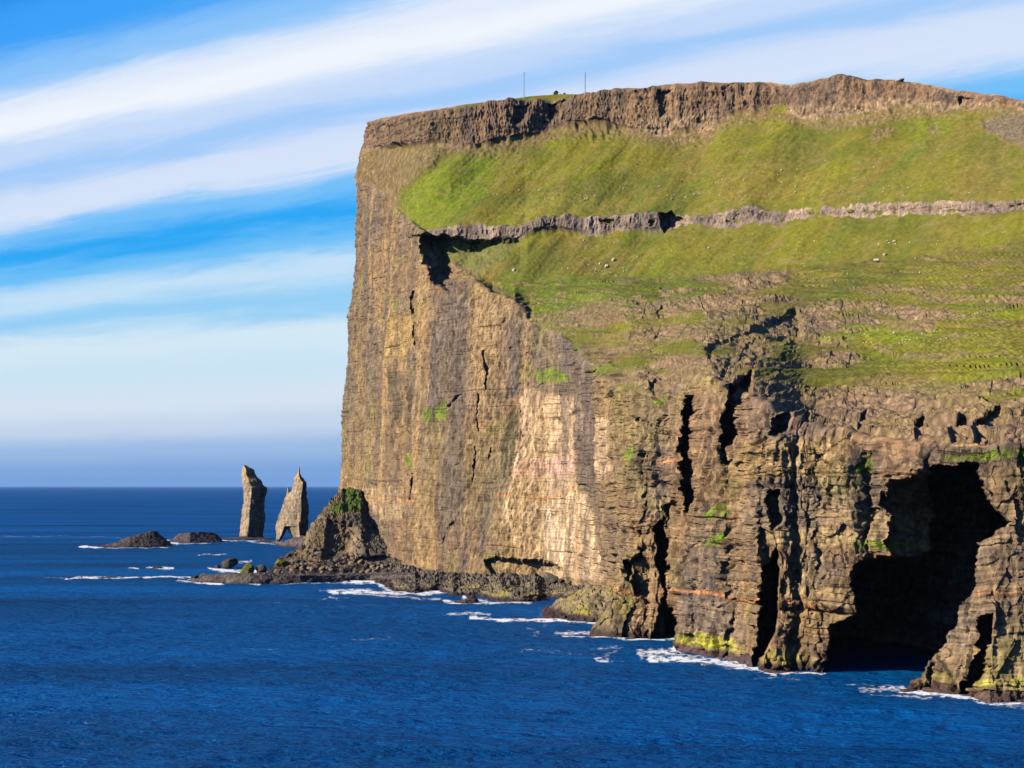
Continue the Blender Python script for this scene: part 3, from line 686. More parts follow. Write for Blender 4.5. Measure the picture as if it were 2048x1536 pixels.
# pyramid foot of the buttress, in front of the shelf
def bcol(Q, px_, py_, w_, r):
    c = rock_col((.21,.155,.08), (.12,.09,.055), 2.2, (.05,.035,.03), (.27,.22,.07))(Q, px_, py_, w_, r)
    return mixc(c, col(.48,.22,.09), .6*linemask(px_, py_, [(1235,1182),(1268,1184)], 5, 3, w_))
ft, *_ = mass('rock_buttress', 1178, 1330, [
    [(1178,1273),(1220,1279),(1282,1280),(1330,1279)],
    [(1178,1271),(1200,1240),(1222,1205),(1238,1176),(1250,1160),(1264,1168),(1272,1200),(1282,1230),(1290,1200),(1300,1195),(1316,1205),(1330,1240)]],
    [None, lambda Ys, pys, k, c_: Ys[0] + 3 + .22*(pys[0]-pys[1])/F*Ys[0]], .6, bcol, rows=80, seed=5, thick=45,
    carve=[([(1240,1290),(1252,1240),(1264,1216),(1276,1226),(1282,1255),(1284,1290)], 16, 2)])
tag(ft, 'brown pyramid shaped buttress foot with two dark sea caves', 'rock buttress')

SK = rock_col((.050,.042,.042), (.085,.070,.062), .6)
o, *_ = mass('skerry', 196, 342, [[(196,1094),(260,1095),(342,1093)], [(196,1093),(222,1086),(245,1078),(262,1072),(284,1067),(300,1063),(312,1062),(322,1070),(336,1082),(342,1091)]], [None, plus(22)], .55, SK, rows=34, seed=6, thick=30)
tag(o, 'dark humped skerry, the outermost rock left of the sea stacks', 'skerry')
o, *_ = mass('skerry', 332, 442, [[(332,1084),(380,1086),(442,1084)], [(332,1082),(345,1078),(356,1069),(376,1063),(400,1064),(432,1067),(439,1074),(442,1082)]], [None, plus(24)], .5, SK, rows=30, seed=7, thick=30)
tag(o, 'flat topped dark skerry between the humped skerry and the leaning stack', 'skerry')
o, *_ = mass('reef', 438, 540, [[(438,1079),(490,1080),(540,1079)], [(438,1078),(455,1075),(480,1073),(520,1074),(540,1077)]], [None, plus(24)], .4, SK, rows=14, seed=8, thick=20)
tag(o, 'low black reef at the foot of the leaning sea stack', 'reef')
o, *_ = mass('reef', 540, 640, [[(540,1086),(570,1094),(640,1095)], [(540,1084),(552,1082),(566,1084),(580,1076),(600,1071),(640,1070)]], [None, plus(26)], .55, rock_col((.10,.075,.075), (.15,.12,.11), .6), rows=26, seed=9, thick=30)
tag(o, 'purplish brown reef under the arched sea stack', 'reef')
o, *_ = mass('reef', 512, 552, [[(512,1084),(552,1084)], [(512,1083),(524,1080),(540,1081),(552,1083)]], [None, plus(16)], .4, SK, rows=10, seed=12, thick=14)
tag(o, 'small dark awash reef between the two sea stacks', 'reef')
o, *_ = mass('awash_rock', 300, 332, [[(300,1138),(332,1138)], [(300,1137),(308,1133),(320,1132),(332,1137)]], [None, plus(5)], .4, SK, rows=12, seed=10, hs=.5, thick=6)
tag(o, 'small dark rock breaking the surface in the open water', 'rock')
o, *_ = mass('awash_rock', 200, 240, [[(200,1156),(240,1156)], [(200,1155),(214,1153),(228,1153),(240,1155)]], [None, plus(4)], .3, SK, rows=10, seed=11, hs=.4, thick=5)
tag(o, 'flat dark rock in the long line of foam farthest from the cliff', 'rock')
o, *_ = mass('surf_rock', 906, 958, [[(906,1206),(930,1207),(958,1205)], [(906,1204),(920,1200),(938,1192),(950,1190),(958,1203)]], [None, plus(6)], .5, rock_col((.09,.05,.045), (.13,.08,.065), .3), rows=24, seed=13, hs=.6, thick=8)
tag(o, 'reddish dark rock in the white surf off the wave cut shelf', 'rock')
o, *_ = mass('surf_rock', 1438, 1508, [[(1438,1322),(1470,1327),(1508,1338)], [(1438,1320),(1450,1312),(1466,1308),(1480,1312),(1492,1304),(1502,1314),(1508,1334)]], [None, plus(4)], .5, rock_col((.06,.042,.042), (.09,.065,.06), .3), rows=30, seed=14, hs=.45, thick=8)
tag(o, 'black wet rock in the surf below the yellow green algae', 'rock')
o, *_ = mass('surf_rock', 1352, 1446, [[(1352,1306),(1400,1314),(1446,1324)], [(1352,1300),(1362,1291),(1390,1296),(1420,1305),(1446,1318)]], [None, plus(4)], .45, rock_col((.075,.045,.045), (.11,.07,.06), .3), rows=24, seed=15, hs=.45, thick=8)
tag(o, 'maroon wet ledge under the bright yellow algae stripe', 'rock ledge')
o, *_ = mass('surf_rock', 1518, 1630, [[(1518,1350),(1570,1353),(1630,1349)], [(1518,1345),(1530,1338),(1560,1342),(1600,1341),(1630,1346)]], [None, plus(4)], .45, rock_col((.075,.045,.042), (.11,.07,.06), .3), rows=22, seed=16, hs=.45, thick=8)
tag(o, 'maroon wet ledge at the foot of the wide buttress beside the dark bay', 'rock ledge')
o, *_ = mass('surf_rock', 1944, 2110, [[(1944,1406),(1980,1411),(2048,1409),(2110,1412)], [(1944,1402),(1956,1386),(1980,1378),(2010,1386),(2048,1384),(2110,1390)]], [None, plus(5)], .5, rock_col((.12,.075,.055), (.085,.055,.048), .3), rows=30, seed=17, hs=.5, thick=10)
tag(o, 'reddish brown wet rock at the waterline nearest the camera', 'rock')
o, *_ = mass('surf_rock', 1812, 1952, [[(1812,1384),(1860,1392),(1952,1402)], [(1812,1382),(1824,1372),(1850,1374),(1900,1382),(1952,1394)]], [None, plus(4)], .45, rock_col((.10,.065,.045), (.07,.05,.042), .3), rows=22, seed=18, hs=.45, thick=8)
tag(o, 'dark wet ledge below the slanting spur across the bay', 'rock ledge')

# ------------------------------------------------------------------ sea stacks
def section(M):
    """unit plan section: left corner, front corner, right corner, back corner, rounded"""
    return np.linspace(0, 2*np.pi, M, endpoint=False)

def stack_mesh(rows, Yc, depth, corner, seed, M=72, nr=110, pw=1.12, amp=1.0, full=False):
    R = np.array(rows, float); pyv = np.linspace(R[0, 0], R[-1, 0], nr)
    l = np.interp(pyv, R[:, 0], R[:, 1]); r = np.interp(pyv, R[:, 0], R[:, 2])
    th = section(M); V = []
    for k in range(nr):
        xl, xr = (l[k]-CX)/F*Yc, (r[k]-CX)/F*Yc; w = xr-xl
        c, s = np.cos(th), np.sin(th)
        q = (np.abs(c)**pw + np.abs(s)**pw)**(-1/pw); c, s = c*q, s*q        # rounded diamond
        xc = lerp(xl, xr, corner)
        xx = np.where(c < 0, xc + c*(xc-xl), xc + c*(xr-xc)); yy = Yc + s*(depth if full else min(depth, .5*w+3))
        zz = CAMZ + (HZ-pyv[k])/F*Yc
        V.append(np.stack([xx, yy, np.full(M, zz)], 1))
    V = np.array(V); x, y, z = V[..., 0], V[..., 1], V[..., 2]
    dirn = np.stack([np.cos(th), np.sin(th)], 1)[None]
    d = 1.4*perlin(x/8., y/8., z/22., seed) + .8*(.5-2*np.abs(perlin(x/4., y/4., z/6., seed+1))) + .7*perlin(x/40., y/40., z/2.8, seed+2) + .4*perlin(x/1.6, y/1.6, z/2., seed+3)
    wv = np.minimum(1, (r-l)/16.)[:, None]
    V[..., :2] += dirn*(d*amp*wv)[..., None]
    V[..., 2] += .6*perlin(x/3., y/3., z/3., seed+4)
    n = nr*M; i = np.arange(n).reshape(nr, M); j = np.roll(i, -1, 1)
    Fq = np.stack([i[:-1].ravel(), i[1:].ravel(), j[1:].ravel(), j[:-1].ravel()], 1)
    Vt = V.reshape(-1, 3)
    topc, botc = V[0].mean(0), V[-1].mean(0); Vt = np.vstack([Vt, topc, botc])
    cap = [[j[0, m], i[0, m], n, n] for m in range(M)] + [[i[-1, m], j[-1, m], n+1, n+1] for m in range(M)]
    return Vt, Fq, np.array([[q[0], q[1], q[2]] for q in cap])

def stack_obj(name, pieces, colour, label):
    Vs, Qs, Ts, off = [], [], [], 0
    for V, Fq, T3 in pieces:
        Vs.append(V); Qs.append(Fq+off); Ts.append(T3+off); off += len(V)
    V = np.vstack(Vs); Q = np.vstack(Qs); T3 = np.vstack(Ts)
    tri = np.vstack([Q[:, [0, 1, 2]], Q[:, [0, 2, 3]], T3])
    org = np.array([V[:, 0].mean(), V[:, 1].mean(), 0])
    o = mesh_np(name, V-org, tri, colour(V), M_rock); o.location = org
    return tag(o, label, 'sea stack')

def stack_col(V):
    x, y, z = V[:, 0], V[:, 1], V[:, 2]
    n = perlin(x/6., y/6., z/14., 400); n2 = perlin(x/30., y/30., z/3.5, 401); n3 = perlin(x/1.5, y/1.5, z/2., 402)
    c = mixc(np.zeros((len(V), 3))+col(.33,.245,.15), col(.20,.165,.125), np.clip(.4+1.2*n+.6*n2, 0, 1))
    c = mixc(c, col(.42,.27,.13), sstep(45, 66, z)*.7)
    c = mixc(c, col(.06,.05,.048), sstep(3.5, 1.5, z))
    return c*1.0*(1+.45*n3)[:, None]

Y1 = F*CAMZ/(1077-HZ)
risin = [(930,487.8,490),(932,486.6,494),(934.7,485.7,499.6),(939.7,485.4,507.6),(947,484.7,508.9),(952,484.8,512),(959.5,484.7,521.9),(969.4,486,527.4),(974.3,486.6,533.2),(984,488.5,532.4),(996.6,487.8,530),(1009,486.6,528.7),(1021,483.5,528.4),(1034,483,529.3),(1046,482.3,529.5),(1058,480.4,527.8),(1071,478.6,526),(1077,478,529),(1084,477,531)]
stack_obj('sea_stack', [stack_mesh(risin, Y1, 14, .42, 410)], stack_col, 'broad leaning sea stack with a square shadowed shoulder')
Y2 = F*CAMZ/(1083-HZ)
kel = [(934.7,597.2,599.2),(938,596,599.6),(943,595,600),(947,594,600.4),(952,591.1,602.3),(957,587,606),(964.4,587.2,613.4),(974,584.3,613.8),(983,580.6,613.8),(986,575.5,614),(996.6,570,614.6),(1009,566.6,616.5),(1019,562.7,617.7),(1029,557.7,617.7),(1041,554.6,617.4),(1052,552,616.3)]
legl = [(1044,553.6,581),(1050,552,579),(1056,551.3,576),(1064,552,571.5),(1070,553.4,568),(1076,552.2,564),(1082,550.3,559.5),(1088,549,558)]
legr = [(1042,574,617),(1050,573,616.6),(1056,574.8,615.8),(1064,578,615),(1070,582.4,614),(1076,585,613.6),(1082,585,613.5),(1090,585,613.5)]
horn = [(973,575.7,576.9),(979,574.4,578.5),(986,573.8,579.6),(992,573,580)]
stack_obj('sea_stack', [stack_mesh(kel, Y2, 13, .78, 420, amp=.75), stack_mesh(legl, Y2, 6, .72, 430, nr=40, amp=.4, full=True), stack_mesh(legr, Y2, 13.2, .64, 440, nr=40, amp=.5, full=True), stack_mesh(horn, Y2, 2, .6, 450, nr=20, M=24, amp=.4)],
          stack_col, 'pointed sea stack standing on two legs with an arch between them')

# ------------------------------------------------------------------ boulders
def boulder_mesh(name, seed, sub=3, flat=.75):
    import bmesh
    bm = bmesh.new(); bmesh.ops.create_icosphere(bm, subdivisions=sub, radius=1)
    V = np.array([v.co[:] for v in bm.verts]); rs = np.random.RandomState(seed)
    for _ in range(13):                                  # cleave flat facets
        n = rs.normal(size=3); n /= np.linalg.norm(n); h = rs.uniform(.55, .85)
        t = V @ n; over = np.maximum(t-h, 0); V -= over[:, None]*n*.95
    V *= (1+.10*perlin(V[:,0]*2+seed, V[:,1]*2, V[:,2]*2, seed))[:, None]
    V *= np.array([rs.uniform(.85, 1.15), rs.uniform(.8, 1.1), flat*rs.uniform(.85, 1.15)])
    Fq = np.array([[v.index for v in f.verts] for f in bm.faces]); bm.free()
    return V, Fq
BPAL = {'tan': (.215,.16,.10), 'grey': (.125,.105,.085), 'dark': (.065,.055,.05), 'moss': (.17,.155,.03), 'pale': (.52,.46,.31)}
BM = {}
for kind, c in BPAL.items():
    for k in range(4):
        V, Fq = boulder_mesh('boulder', 500+k*7)
        n = perlin(V[:,0]*1.7, V[:,1]*1.7, V[:,2]*1.7, 520+k)
        cc = np.array(c)*(1+.5*n)[:, None]
        o = mesh_np('boulder', V, Fq, cc, M_boulder); BM[kind, k] = o.data
        bpy.data.objects.remove(o)
nb = [0]
def boulder(kind, loc, size, label, group=None, flat=1., name='boulder'):
    k = nb[0] % 4; nb[0] += 1
    o = bpy.data.objects.new(name, BM[kind, k]); C.objects.link(o)
    o.location = loc; o.scale = (size, size*random.uniform(.8, 1.1), size*flat); o.rotation_euler = (random.uniform(-.3,.3), random.uniform(-.3,.3), random.uniform(0, 6.28))
    return tag(o, label, 'boulder', group)
def on_water(x, y): Yq = F*CAMZ/(y-HZ); return np.array([(x-CX)/F*Yq, Yq, 0.])
MPX = (CX + mQ[..., 0]/mQ[..., 1]*F).ravel(); MPY = (HZ - (mQ[..., 2]-CAMZ)/mQ[..., 1]*F).ravel(); MQ = mQ.reshape(-1, 3)
def on_mound(x, y):
    k = np.argmin((MPX-x)**2 + (MPY-y)**2); return MQ[k]
p = on_water(457, 1137); boulder('dark', p+np.array([0, 5, 3.2]), 6.0, 'largest dark boulder standing alone in the shallows off the mound', flat=.95)
p = on_water(434, 1137); boulder('dark', p+np.array([0, 3, .6]), 2.4, 'small dark boulder touching the largest lone boulder')
p = on_water(498, 1147); boulder('moss', p+np.array([-1, 4, 2.0]), 5.2, 'mossy yellow boulder at the seaward tip of the boulder beach', flat=.85)
p = on_water(520, 1147); boulder('dark', p+np.array([0, 5, 2]), 4.0, 'dark boulder right behind the mossy yellow tip boulder')
p = on_mound(565, 1128); boulder('moss', p+np.array([0, -2, .5]), 4.6, 'big mossy boulder on the lower left flank of the mound')
p = on_mound(729, 1112); boulder('grey', p+np.array([0, -2, 2.0]), 4.2, 'pyramid shaped grey boulder before the shadowed hollow of the mound', flat=1.3)
GB = 'boulders heaped along the foot of the mound'
for i in range(190):
    t = random.random(); x = 540 + 285*t**.9
    lo = np.interp(x, [536, 620, 700, 780, 830], [1147, 1149, 1150, 1149, 1148]); hi = np.interp(x, [536, 560, 600, 640, 700, 760, 830], [1140, 1120, 1088, 1100, 1118, 1126, 1142])
    y = lo + (hi-lo)*random.random()**1.2
    p = on_mound(x, y); s = random.choice((.7, .9, 1.1, 1.4, 1.8, 2.4))*random.uniform(.85, 1.2)
    boulder(random.choice(('tan', 'grey', 'grey', 'dark', 'tan')), p+np.array([0, -.4*s, .3*s]), s, 'grey or tan boulder in the heap along the foot of the mound', GB)
for x, y, s, k, lb in ((1102, 1152, 4.4, 'grey', 'large pale grey boulder under the low overhang of the cliff'), (1122, 1158, 2.0, 'grey', 'small grey boulder right of the large one under the overhang')):
    Yq = F*(CAMZ-4)/(y+6-HZ); boulder(k, ((x-CX)/F*Yq, Yq, 4.5), s, lb)
# pale stones lying on the turf
GS = 'pale stones scattered on the upper grass slope'; GL = 'pale stones scattered on the lower grass slope'
def stones(n, box, grp, lab, smin, smax, clus=None):
    for i in range(n):
        if clus and random.random() < .65:
            cx_, cy_, rx, ry = random.choice(clus); x, y = random.gauss(cx_, rx), random.gauss(cy_, ry)
        else: x, y = random.uniform(box[0], box[2]), random.uniform(box[1], box[3])
        if not (box[0] <= x <= box[2] and box[1] <= y <= box[3]): continue
        p = ground_at(x, y); s = random.uniform(smin, smax)
        boulder(random.choice(('pale', 'pale', 'tan')), p+np.array([0, -.2*s, .25*s]), s, lab, grp, name='stone')
stones(130, (880, 320, 2040, 400), GS, 'small pale stone lying on the upper grass slope', .35, .75, [(1080, 395, 45, 9), (1150, 390, 35, 12), (1330, 380, 60, 18), (1420, 390, 60, 14), (1650, 360, 90, 20)])
stones(90, (1080, 480, 2040, 552), GL, 'small pale stone lying on the lower grass slope', .35, .75, [(1200, 540, 40, 8), (1780, 480, 25, 14), (1900, 480, 60, 12)])
stones(45, (1640, 655, 1900, 690), 'pale stones on the bright green bench', 'small pale stone on the bright green bench', .25, .5)
for x, y, s, lb in ((1212, 534, 1.8, 'largest pale boulder of the cluster on the lower grass slope'), (1226, 520, 1.4, 'upper pale boulder of the cluster on the lower grass slope'), (1200, 527, 1.0, 'small pale boulder beside the largest in the lower slope cluster'),
                    (1752, 522, 1.5, 'large cream boulder below the rock band on the right'), (1769, 509, 1.2, 'grey cream boulder just uphill of the large cream one'), (1028, 540, 1.2, 'lone pale boulder near the left tip of the lower grass slope')):
    p = ground_at(x, y); boulder('pale', p+np.array([0, -.3*s, .35*s]), s, lb)

# ------------------------------------------------------------------ masts and cairn on the plateau
def simple_mat(name, c, rough, metal=0, sc=3., var=.15):
    m, nt, b = new_mat(name); geo = nt.nodes.new('ShaderNodeNewGeometry'); n = noise_node(nt, sc, 4, .6, geo.outputs['Position'])
    r = nt.nodes.new('ShaderNodeValToRGB'); e = r.color_ramp.elements
    e[0].color = (*[v*(1-var) for v in c], 1); e[1].color = (*[min(1, v*(1+var)) for v in c], 1); e[0].position = .3; e[1].position = .7
    nt.links.new(n.outputs[0], r.inputs[0]); nt.links.new(r.outputs[0], b.inputs['Base Color']); b.inputs['Roughness'].default_value = rough; b.inputs['Metallic'].default_value = metal
    return m
M_mast = simple_mat('galvanised_steel', (.30,.42,.55), .55, .1)
def tube(p, q, r, n=6):
    p, q = np.array(p, float), np.array(q, float); d = q-p; d /= np.linalg.norm(d)
    a = np.cross(d, [0, 0, 1.] if abs(d[2]) < .9 else [1., 0, 0]); a /= np.linalg.norm(a); b = np.cross(d, a)
    th = np.linspace(0, 2*np.pi, n, endpoint=False); ring = r*(np.cos(th)[:, None]*a + np.sin(th)[:, None]*b)
    V = np.vstack([p+ring, q+ring]); i = np.arange(n); j = (i+1) % n
    return V, np.stack([i, j, j+n, i+n], 1)
def tubes(name, segs, mat, parent):
    Vs, Fs, off = [], [], 0
    for p, q, r in segs:
        V, f = tube(p, q, r); Vs.append(V); Fs.append(f+off); off += len(V)
    return mesh_np(name, np.vstack(Vs), np.vstack(Fs), None, mat, parent)
def mast(x, ybase, ytop, label, whip):
    k = np.argmin(np.abs(SPX.reshape(P.shape[:2])[-1]-x)); base = P[-1, k].copy(); base[2] -= .6
    H = (ybase-ytop)/F*base[1] + .6
    m = empty('lattice_mast', base); tag(m, label, 'mast', 'radio masts on the summit plateau')
    hw = .46; legs = [(hw*math.cos(a), hw*math.sin(a)) for a in (.5, .5+2.094, .5+4.189)]
    top_ = H*(.86 if whip else 1)
    for lx, ly in legs: tubes('leg', [((lx, ly, 0), (lx*.85, ly*.85, top_), .10)], M_mast, m)
    seg = []; n = int(top_/1.1)
    for i in range(n):
        z0, z1 = top_*i/n, top_*(i+1)/n
        for a in range(3):
            p_, q_ = legs[a], legs[(a+1) % 3]; f0, f1_ = 1-.15*z0/top_, 1-.15*z1/top_
            seg.append(((p_[0]*f0, p_[1]*f0, z0), (q_[0]*f1_, q_[1]*f1_, z1), .05)); seg.append(((p_[0]*f1_, p_[1]*f1_, z1), (q_[0]*f1_, q_[1]*f1_, z1), .045))
    tubes('bracing', seg, M_mast, m)
    tubes('antenna', [((0, 0, top_-1.5), (0, 0, H), .12)] + ([((0, 0, top_*f), (-.8, 0, top_*f), .10) for f in (.35, .62, .8)] if whip else []), M_mast, m)
    V, f = tube((0, 0, -.8), (0, 0, .35), .9, 12); mesh_np('base_block', V, f, None, M_mast, m)
mast(1048, 191, 141, 'plain slim steel mast standing alone on the turf strip', False)
mast(1170, 187, 140, 'slim steel mast with side antennas beside the rocky summit', True)
k = np.argmin(np.abs(SPX.reshape(P.shape[:2])[-1]-1112)); base = P[-1, k]
boulder('dark', base+np.array([0, 1, .9]), 1.9, 'dark pointed cairn stone on the skyline between the masts', flat=1.2, name='cairn')
boulder('pale', base+np.array([2.6, -.3, .1]), .9, 'pale stone beside the dark cairn on the skyline', name='stone')
boulder('dark', base+np.array([5.5, 1, .5]), 1.2, 'low dark rock on the skyline right of the cairn', name='stone')

# ------------------------------------------------------------------ the sea
pyr = np.concatenate([HZ + 191100./np.geomspace(190000, 4200, 60), np.arange(1018, 1700, 1.9)])
Yr = F*CAMZ/(pyr-HZ)
Yr = np.concatenate([Yr, np.array([240, 180, 100, 0, -150, -500])]) 
pxs = np.concatenate([np.linspace(-9000, -300, 24), np.arange(-200, 2300, 3.6), np.linspace(2400, 11000, 24)])
YY, PPX = np.meshgrid(Yr, pxs, indexing='ij')
XX = (PPX-CX)/F*np.maximum(YY, 250.)
dpt = np.abs(np.gradient(Yr))[:, None]*np.ones_like(XX)
zz = np.zeros_like(XX)
def wavefit(lam): return sstep(1.6, 4.5, lam/np.maximum(dpt, .2))
ang = .35
ux, uy = math.cos(ang), math.sin(ang)
ar, ac = XX*ux+YY*uy, -XX*uy+YY*ux
for lam, amp, s, asp in ((46., .6, 1, 2.6), (21., .55, 2, 2.2), (11., .45, 3, 2.0), (5.5, .28, 4, 1.8)):
    zz += amp*wavefit(lam)*(1-2.2*np.abs(perlin(ar/(lam*asp*.5), ac/(lam*.5), 0*XX+s*3.1, 600+s)))
zz -= zz.mean()*0
sea_V = np.stack([XX, YY, np.clip(zz, -1.2, .9)-.25], -1)
m, nt, b = new_mat('sea_water')
geo = nt.nodes.new('ShaderNodeNewGeometry')
def mapped(scale, rot=0.):
    mp = nt.nodes.new('ShaderNodeMapping'); mp.inputs['Scale'].default_value = scale; mp.inputs['Rotation'].default_value = (0, 0, rot)
    nt.links.new(geo.outputs['Position'], mp.inputs['Vector']); return mp.outputs[0]
n1 = noise_node(nt, 1, 4, .6, mapped((.06, .13, .1), -.3)); n2 = noise_node(nt, 1, 4, .65, mapped((.22, .42, .1), .25)); n3 = noise_node(nt, 1, 3, .6, mapped((.9, 1.5, .1), 0))
h = math_node(nt, 'ADD', math_node(nt, 'MULTIPLY', n1.outputs[0], 2.6), math_node(nt, 'ADD', math_node(nt, 'MULTIPLY', n2.outputs[0], 1.3), math_node(nt, 'MULTIPLY', n3.outputs[0], .35)))
bp = nt.nodes.new('ShaderNodeBump'); bp.inputs['Strength'].default_value = 1.0; bp.inputs['Distance'].default_value = 1.6
nt.links.new(h, bp.inputs['Height']); nt.links.new(bp.outputs[0], b.inputs['Normal'])
# wind lanes and deeper or greener water
lane = noise_node(nt, 1, 4, .6, mapped((.0022, .009, .01), .12))
r = nt.nodes.new('ShaderNodeValToRGB'); e = r.color_ramp.elements
e[0].position = .34; e[0].color = (.0, .032, .108, 1); e[1].position = .68; e[1].color = (.0, .112, .37, 1)
rip = noise_node(nt, 1, 4, .7, mapped((.10, .30, .1), .1))
lv = math_node(nt, 'ADD', math_node(nt, 'MULTIPLY', lane.outputs[0], .68), math_node(nt, 'MULTIPLY', rip.outputs[0], .32))
nt.links.new(lv, r.inputs[0])
df = nt.nodes.new('ShaderNodeBsdfDiffuse'); nt.links.new(r.outputs[0], df.inputs['Color']); nt.links.new(bp.outputs[0], df.inputs['Normal'])
gl_ = nt.nodes.new('ShaderNodeBsdfGlossy'); gl_.inputs['Roughness'].default_value = .28; nt.links.new(bp.outputs[0], gl_.inputs['Normal'])
fr = nt.nodes.new('ShaderNodeFresnel'); fr.inputs['IOR'].default_value = 1.33; nt.links.new(bp.outputs[0], fr.inputs['Normal'])
ms = nt.nodes.new('ShaderNodeMixShader'); nt.links.new(math_node(nt, 'MINIMUM', math_node(nt, 'MULTIPLY', fr.outputs[0], .4), .055), ms.inputs[0])
nt.links.new(df.outputs[0], ms.inputs[1]); nt.links.new(gl_.outputs[0], ms.inputs[2])
nt.nodes.remove(b); nt.links.new(ms.outputs[0], [q for q in nt.nodes if q.type == 'OUTPUT_MATERIAL'][0].inputs[0])
sea = mesh_np('sea', sea_V.reshape(-1, 3), grid_faces(*XX.shape), None, m, None, True)
tag(sea, 'deep blue wind rippled sea reaching to the horizon', 'sea', kind='structure')

# ------------------------------------------------------------------ foam: ragged white sheets lying on the water
m, nt, b = new_mat('sea_foam')
at = nt.nodes.new('ShaderNodeAttribute'); at.attribute_name = 'Col'
geo = nt.nodes.new('ShaderNodeNewGeometry'); n = noise_node(nt, .8, 5, .7, geo.outputs['Position'])
al = math_node(nt, 'MULTIPLY', math_node(nt, 'SUBTRACT', math_node(nt, 'ADD', at.outputs['Fac'], math_node(nt, 'MULTIPLY', n.outputs[0], 1.5)), 1.05), 2.2, True)
b.inputs['Base Color'].default_value = (.80, .84, .86, 1); b.inputs['Roughness'].default_value = .8
nt.links.new(al, b.inputs['Alpha'])
FOAM = [  # (polyline, half width px, strength)
 ([(160,1093),(210,1094)], 2, .9), ([(335,1083),(352,1085)], 4, 1), ([(352,1087),(420,1087)], 1.2, .6), ([(215,1096),(340,1095)], 1, .6), ([(0,1072),(60,1073),(150,1072),(240,1075)], 1.2, .35), ([(440,1081),(530,1081)], 1.2, .7), ([(500,1084),(560,1090),(620,1096)], 1.5, .6),
 ([(260,1137),(280,1138)], 1.4, .8), ([(295,1136),(345,1136)], 2.2, 1), ([(400,1109),(450,1109)], 1.2, .7),
 ([(130,1157),(200,1156),(300,1155),(385,1156)], 1.7, .85), ([(90,1157),(380,1155)], 1, .45), ([(420,1138),(440,1142),(490,1143),(560,1147)], 3, 1), ([(480,1126),(500,1122)], 3, .7),
 ([(378,1163),(420,1167),(445,1168)], 2.8, 1), ([(490,1169),(520,1169)], 1.6, .8), ([(355,1163),(385,1165)], 2, .7), ([(560,1169),(700,1166)], 1.0, .5),
 ([(690,1167),(730,1165),(760,1167)], 3.5, 1), ([(660,1185),(720,1184),(780,1187),(850,1186),(890,1183)], 4.5, 1), ([(640,1182),(720,1190),(800,1197),(890,1200)], 2, .6), ([(760,1172),(790,1183)], 3, .8),
 ([(890,1203),(925,1207),(975,1205)], 4, 1), ([(925,1194),(936,1199)], 3, 1), ([(975,1205),(1000,1207),(1060,1208)], 2.5, .8), ([(895,1230),(940,1229),(980,1232)], 2.5, .65), ([(940,1238),(990,1242),(1050,1243),(1100,1243),(1150,1246),(1190,1249)], 3.2, 1), ([(1080,1228),(1090,1255)], 5, .35),
 ([(1055,1262),(1080,1270),(1070,1275)], 4, .4), ([(1110,1268),(1180,1270)], 3.5, .65), ([(1130,1276),(1190,1278),(1280,1281),(1360,1283)], 2.4, .9), ([(1190,1302),(1240,1300),(1200,1325)], 5, .4), ([(1040,1302),(1120,1308),(1200,1316)], 3, .3), ([(1195,1322),(1215,1324)], 3, .75), ([(1215,1325),(1245,1326)], 2, .5),
 ([(1280,1310),(1320,1309),(1350,1306)], 6, .9), ([(1345,1297),(1358,1308)], 4, 1), ([(1300,1323),(1360,1322),(1420,1326),(1470,1333),(1522,1343)], 6, 1), ([(1280,1318),(1330,1312),(1400,1320)], 4, .6), ([(1420,1313),(1440,1310)], 2.5, 1), ([(1516,1340),(1526,1346)], 4, 1), ([(1530,1352),(1620,1353),(1650,1352)], 1.8, .8),
 ([(1400,1334),(1415,1336)], 2, .6), ([(1510,1362),(1560,1360),(1600,1363)], 2, .35), ([(1720,1385),(1780,1380),(1815,1384)], 4, .6), ([(1800,1382),(1850,1392),(1900,1398),(1945,1402)], 4.5, .95), ([(1740,1392),(1800,1398),(1860,1402)], 3, .55), ([(1700,1375),(1760,1378)], 2, .4), ([(1945,1406),(1975,1413)], 3, .8), ([(1980,1415),(2048,1411),(2120,1414)], 4, .8), ([(1990,1418),(2060,1420)], 5, .5),
 ([(520,1205),(640,1215),(760,1213)], 1.6, .25), ([(700,1284),(760,1281),(800,1279)], 2, .33), ([(480,1302),(560,1304)], 1.6, .25), ([(640,1200),(700,1196)], 1.5, .4), ([(660,1196),(676,1200)], 2, .55)]
fpy = np.arange(1060, 1432, .9); fpx = np.arange(-40, 2140, 1.8)
FX, FY = np.meshgrid(fpx, fpy)
fw = (9*perlin(FX/40., FY/7., 0*FX, 700) + 4*perlin(FX/12., FY/3., 0*FX, 701), 2.6*perlin(FX/30., FY/14., 0*FX, 702) + 1.0*perlin(FX/9., FY/6., 0*FX, 703))
fm = np.zeros(FX.shape)
for pts, w, s in FOAM: fm = np.maximum(fm, s*linemask(FX, FY, pts, w*1.05, w*1.1, fw))
fm *= np.clip(.85 + .95*perlin(FX/16., FY/2.6, 0*FX, 704) + .5*perlin(FX/5., FY/1.8, 0*FX, 705), 0, 1)
Yf = F*CAMZ/(FY-HZ)
fz = np.full(FX.shape, 0.) 
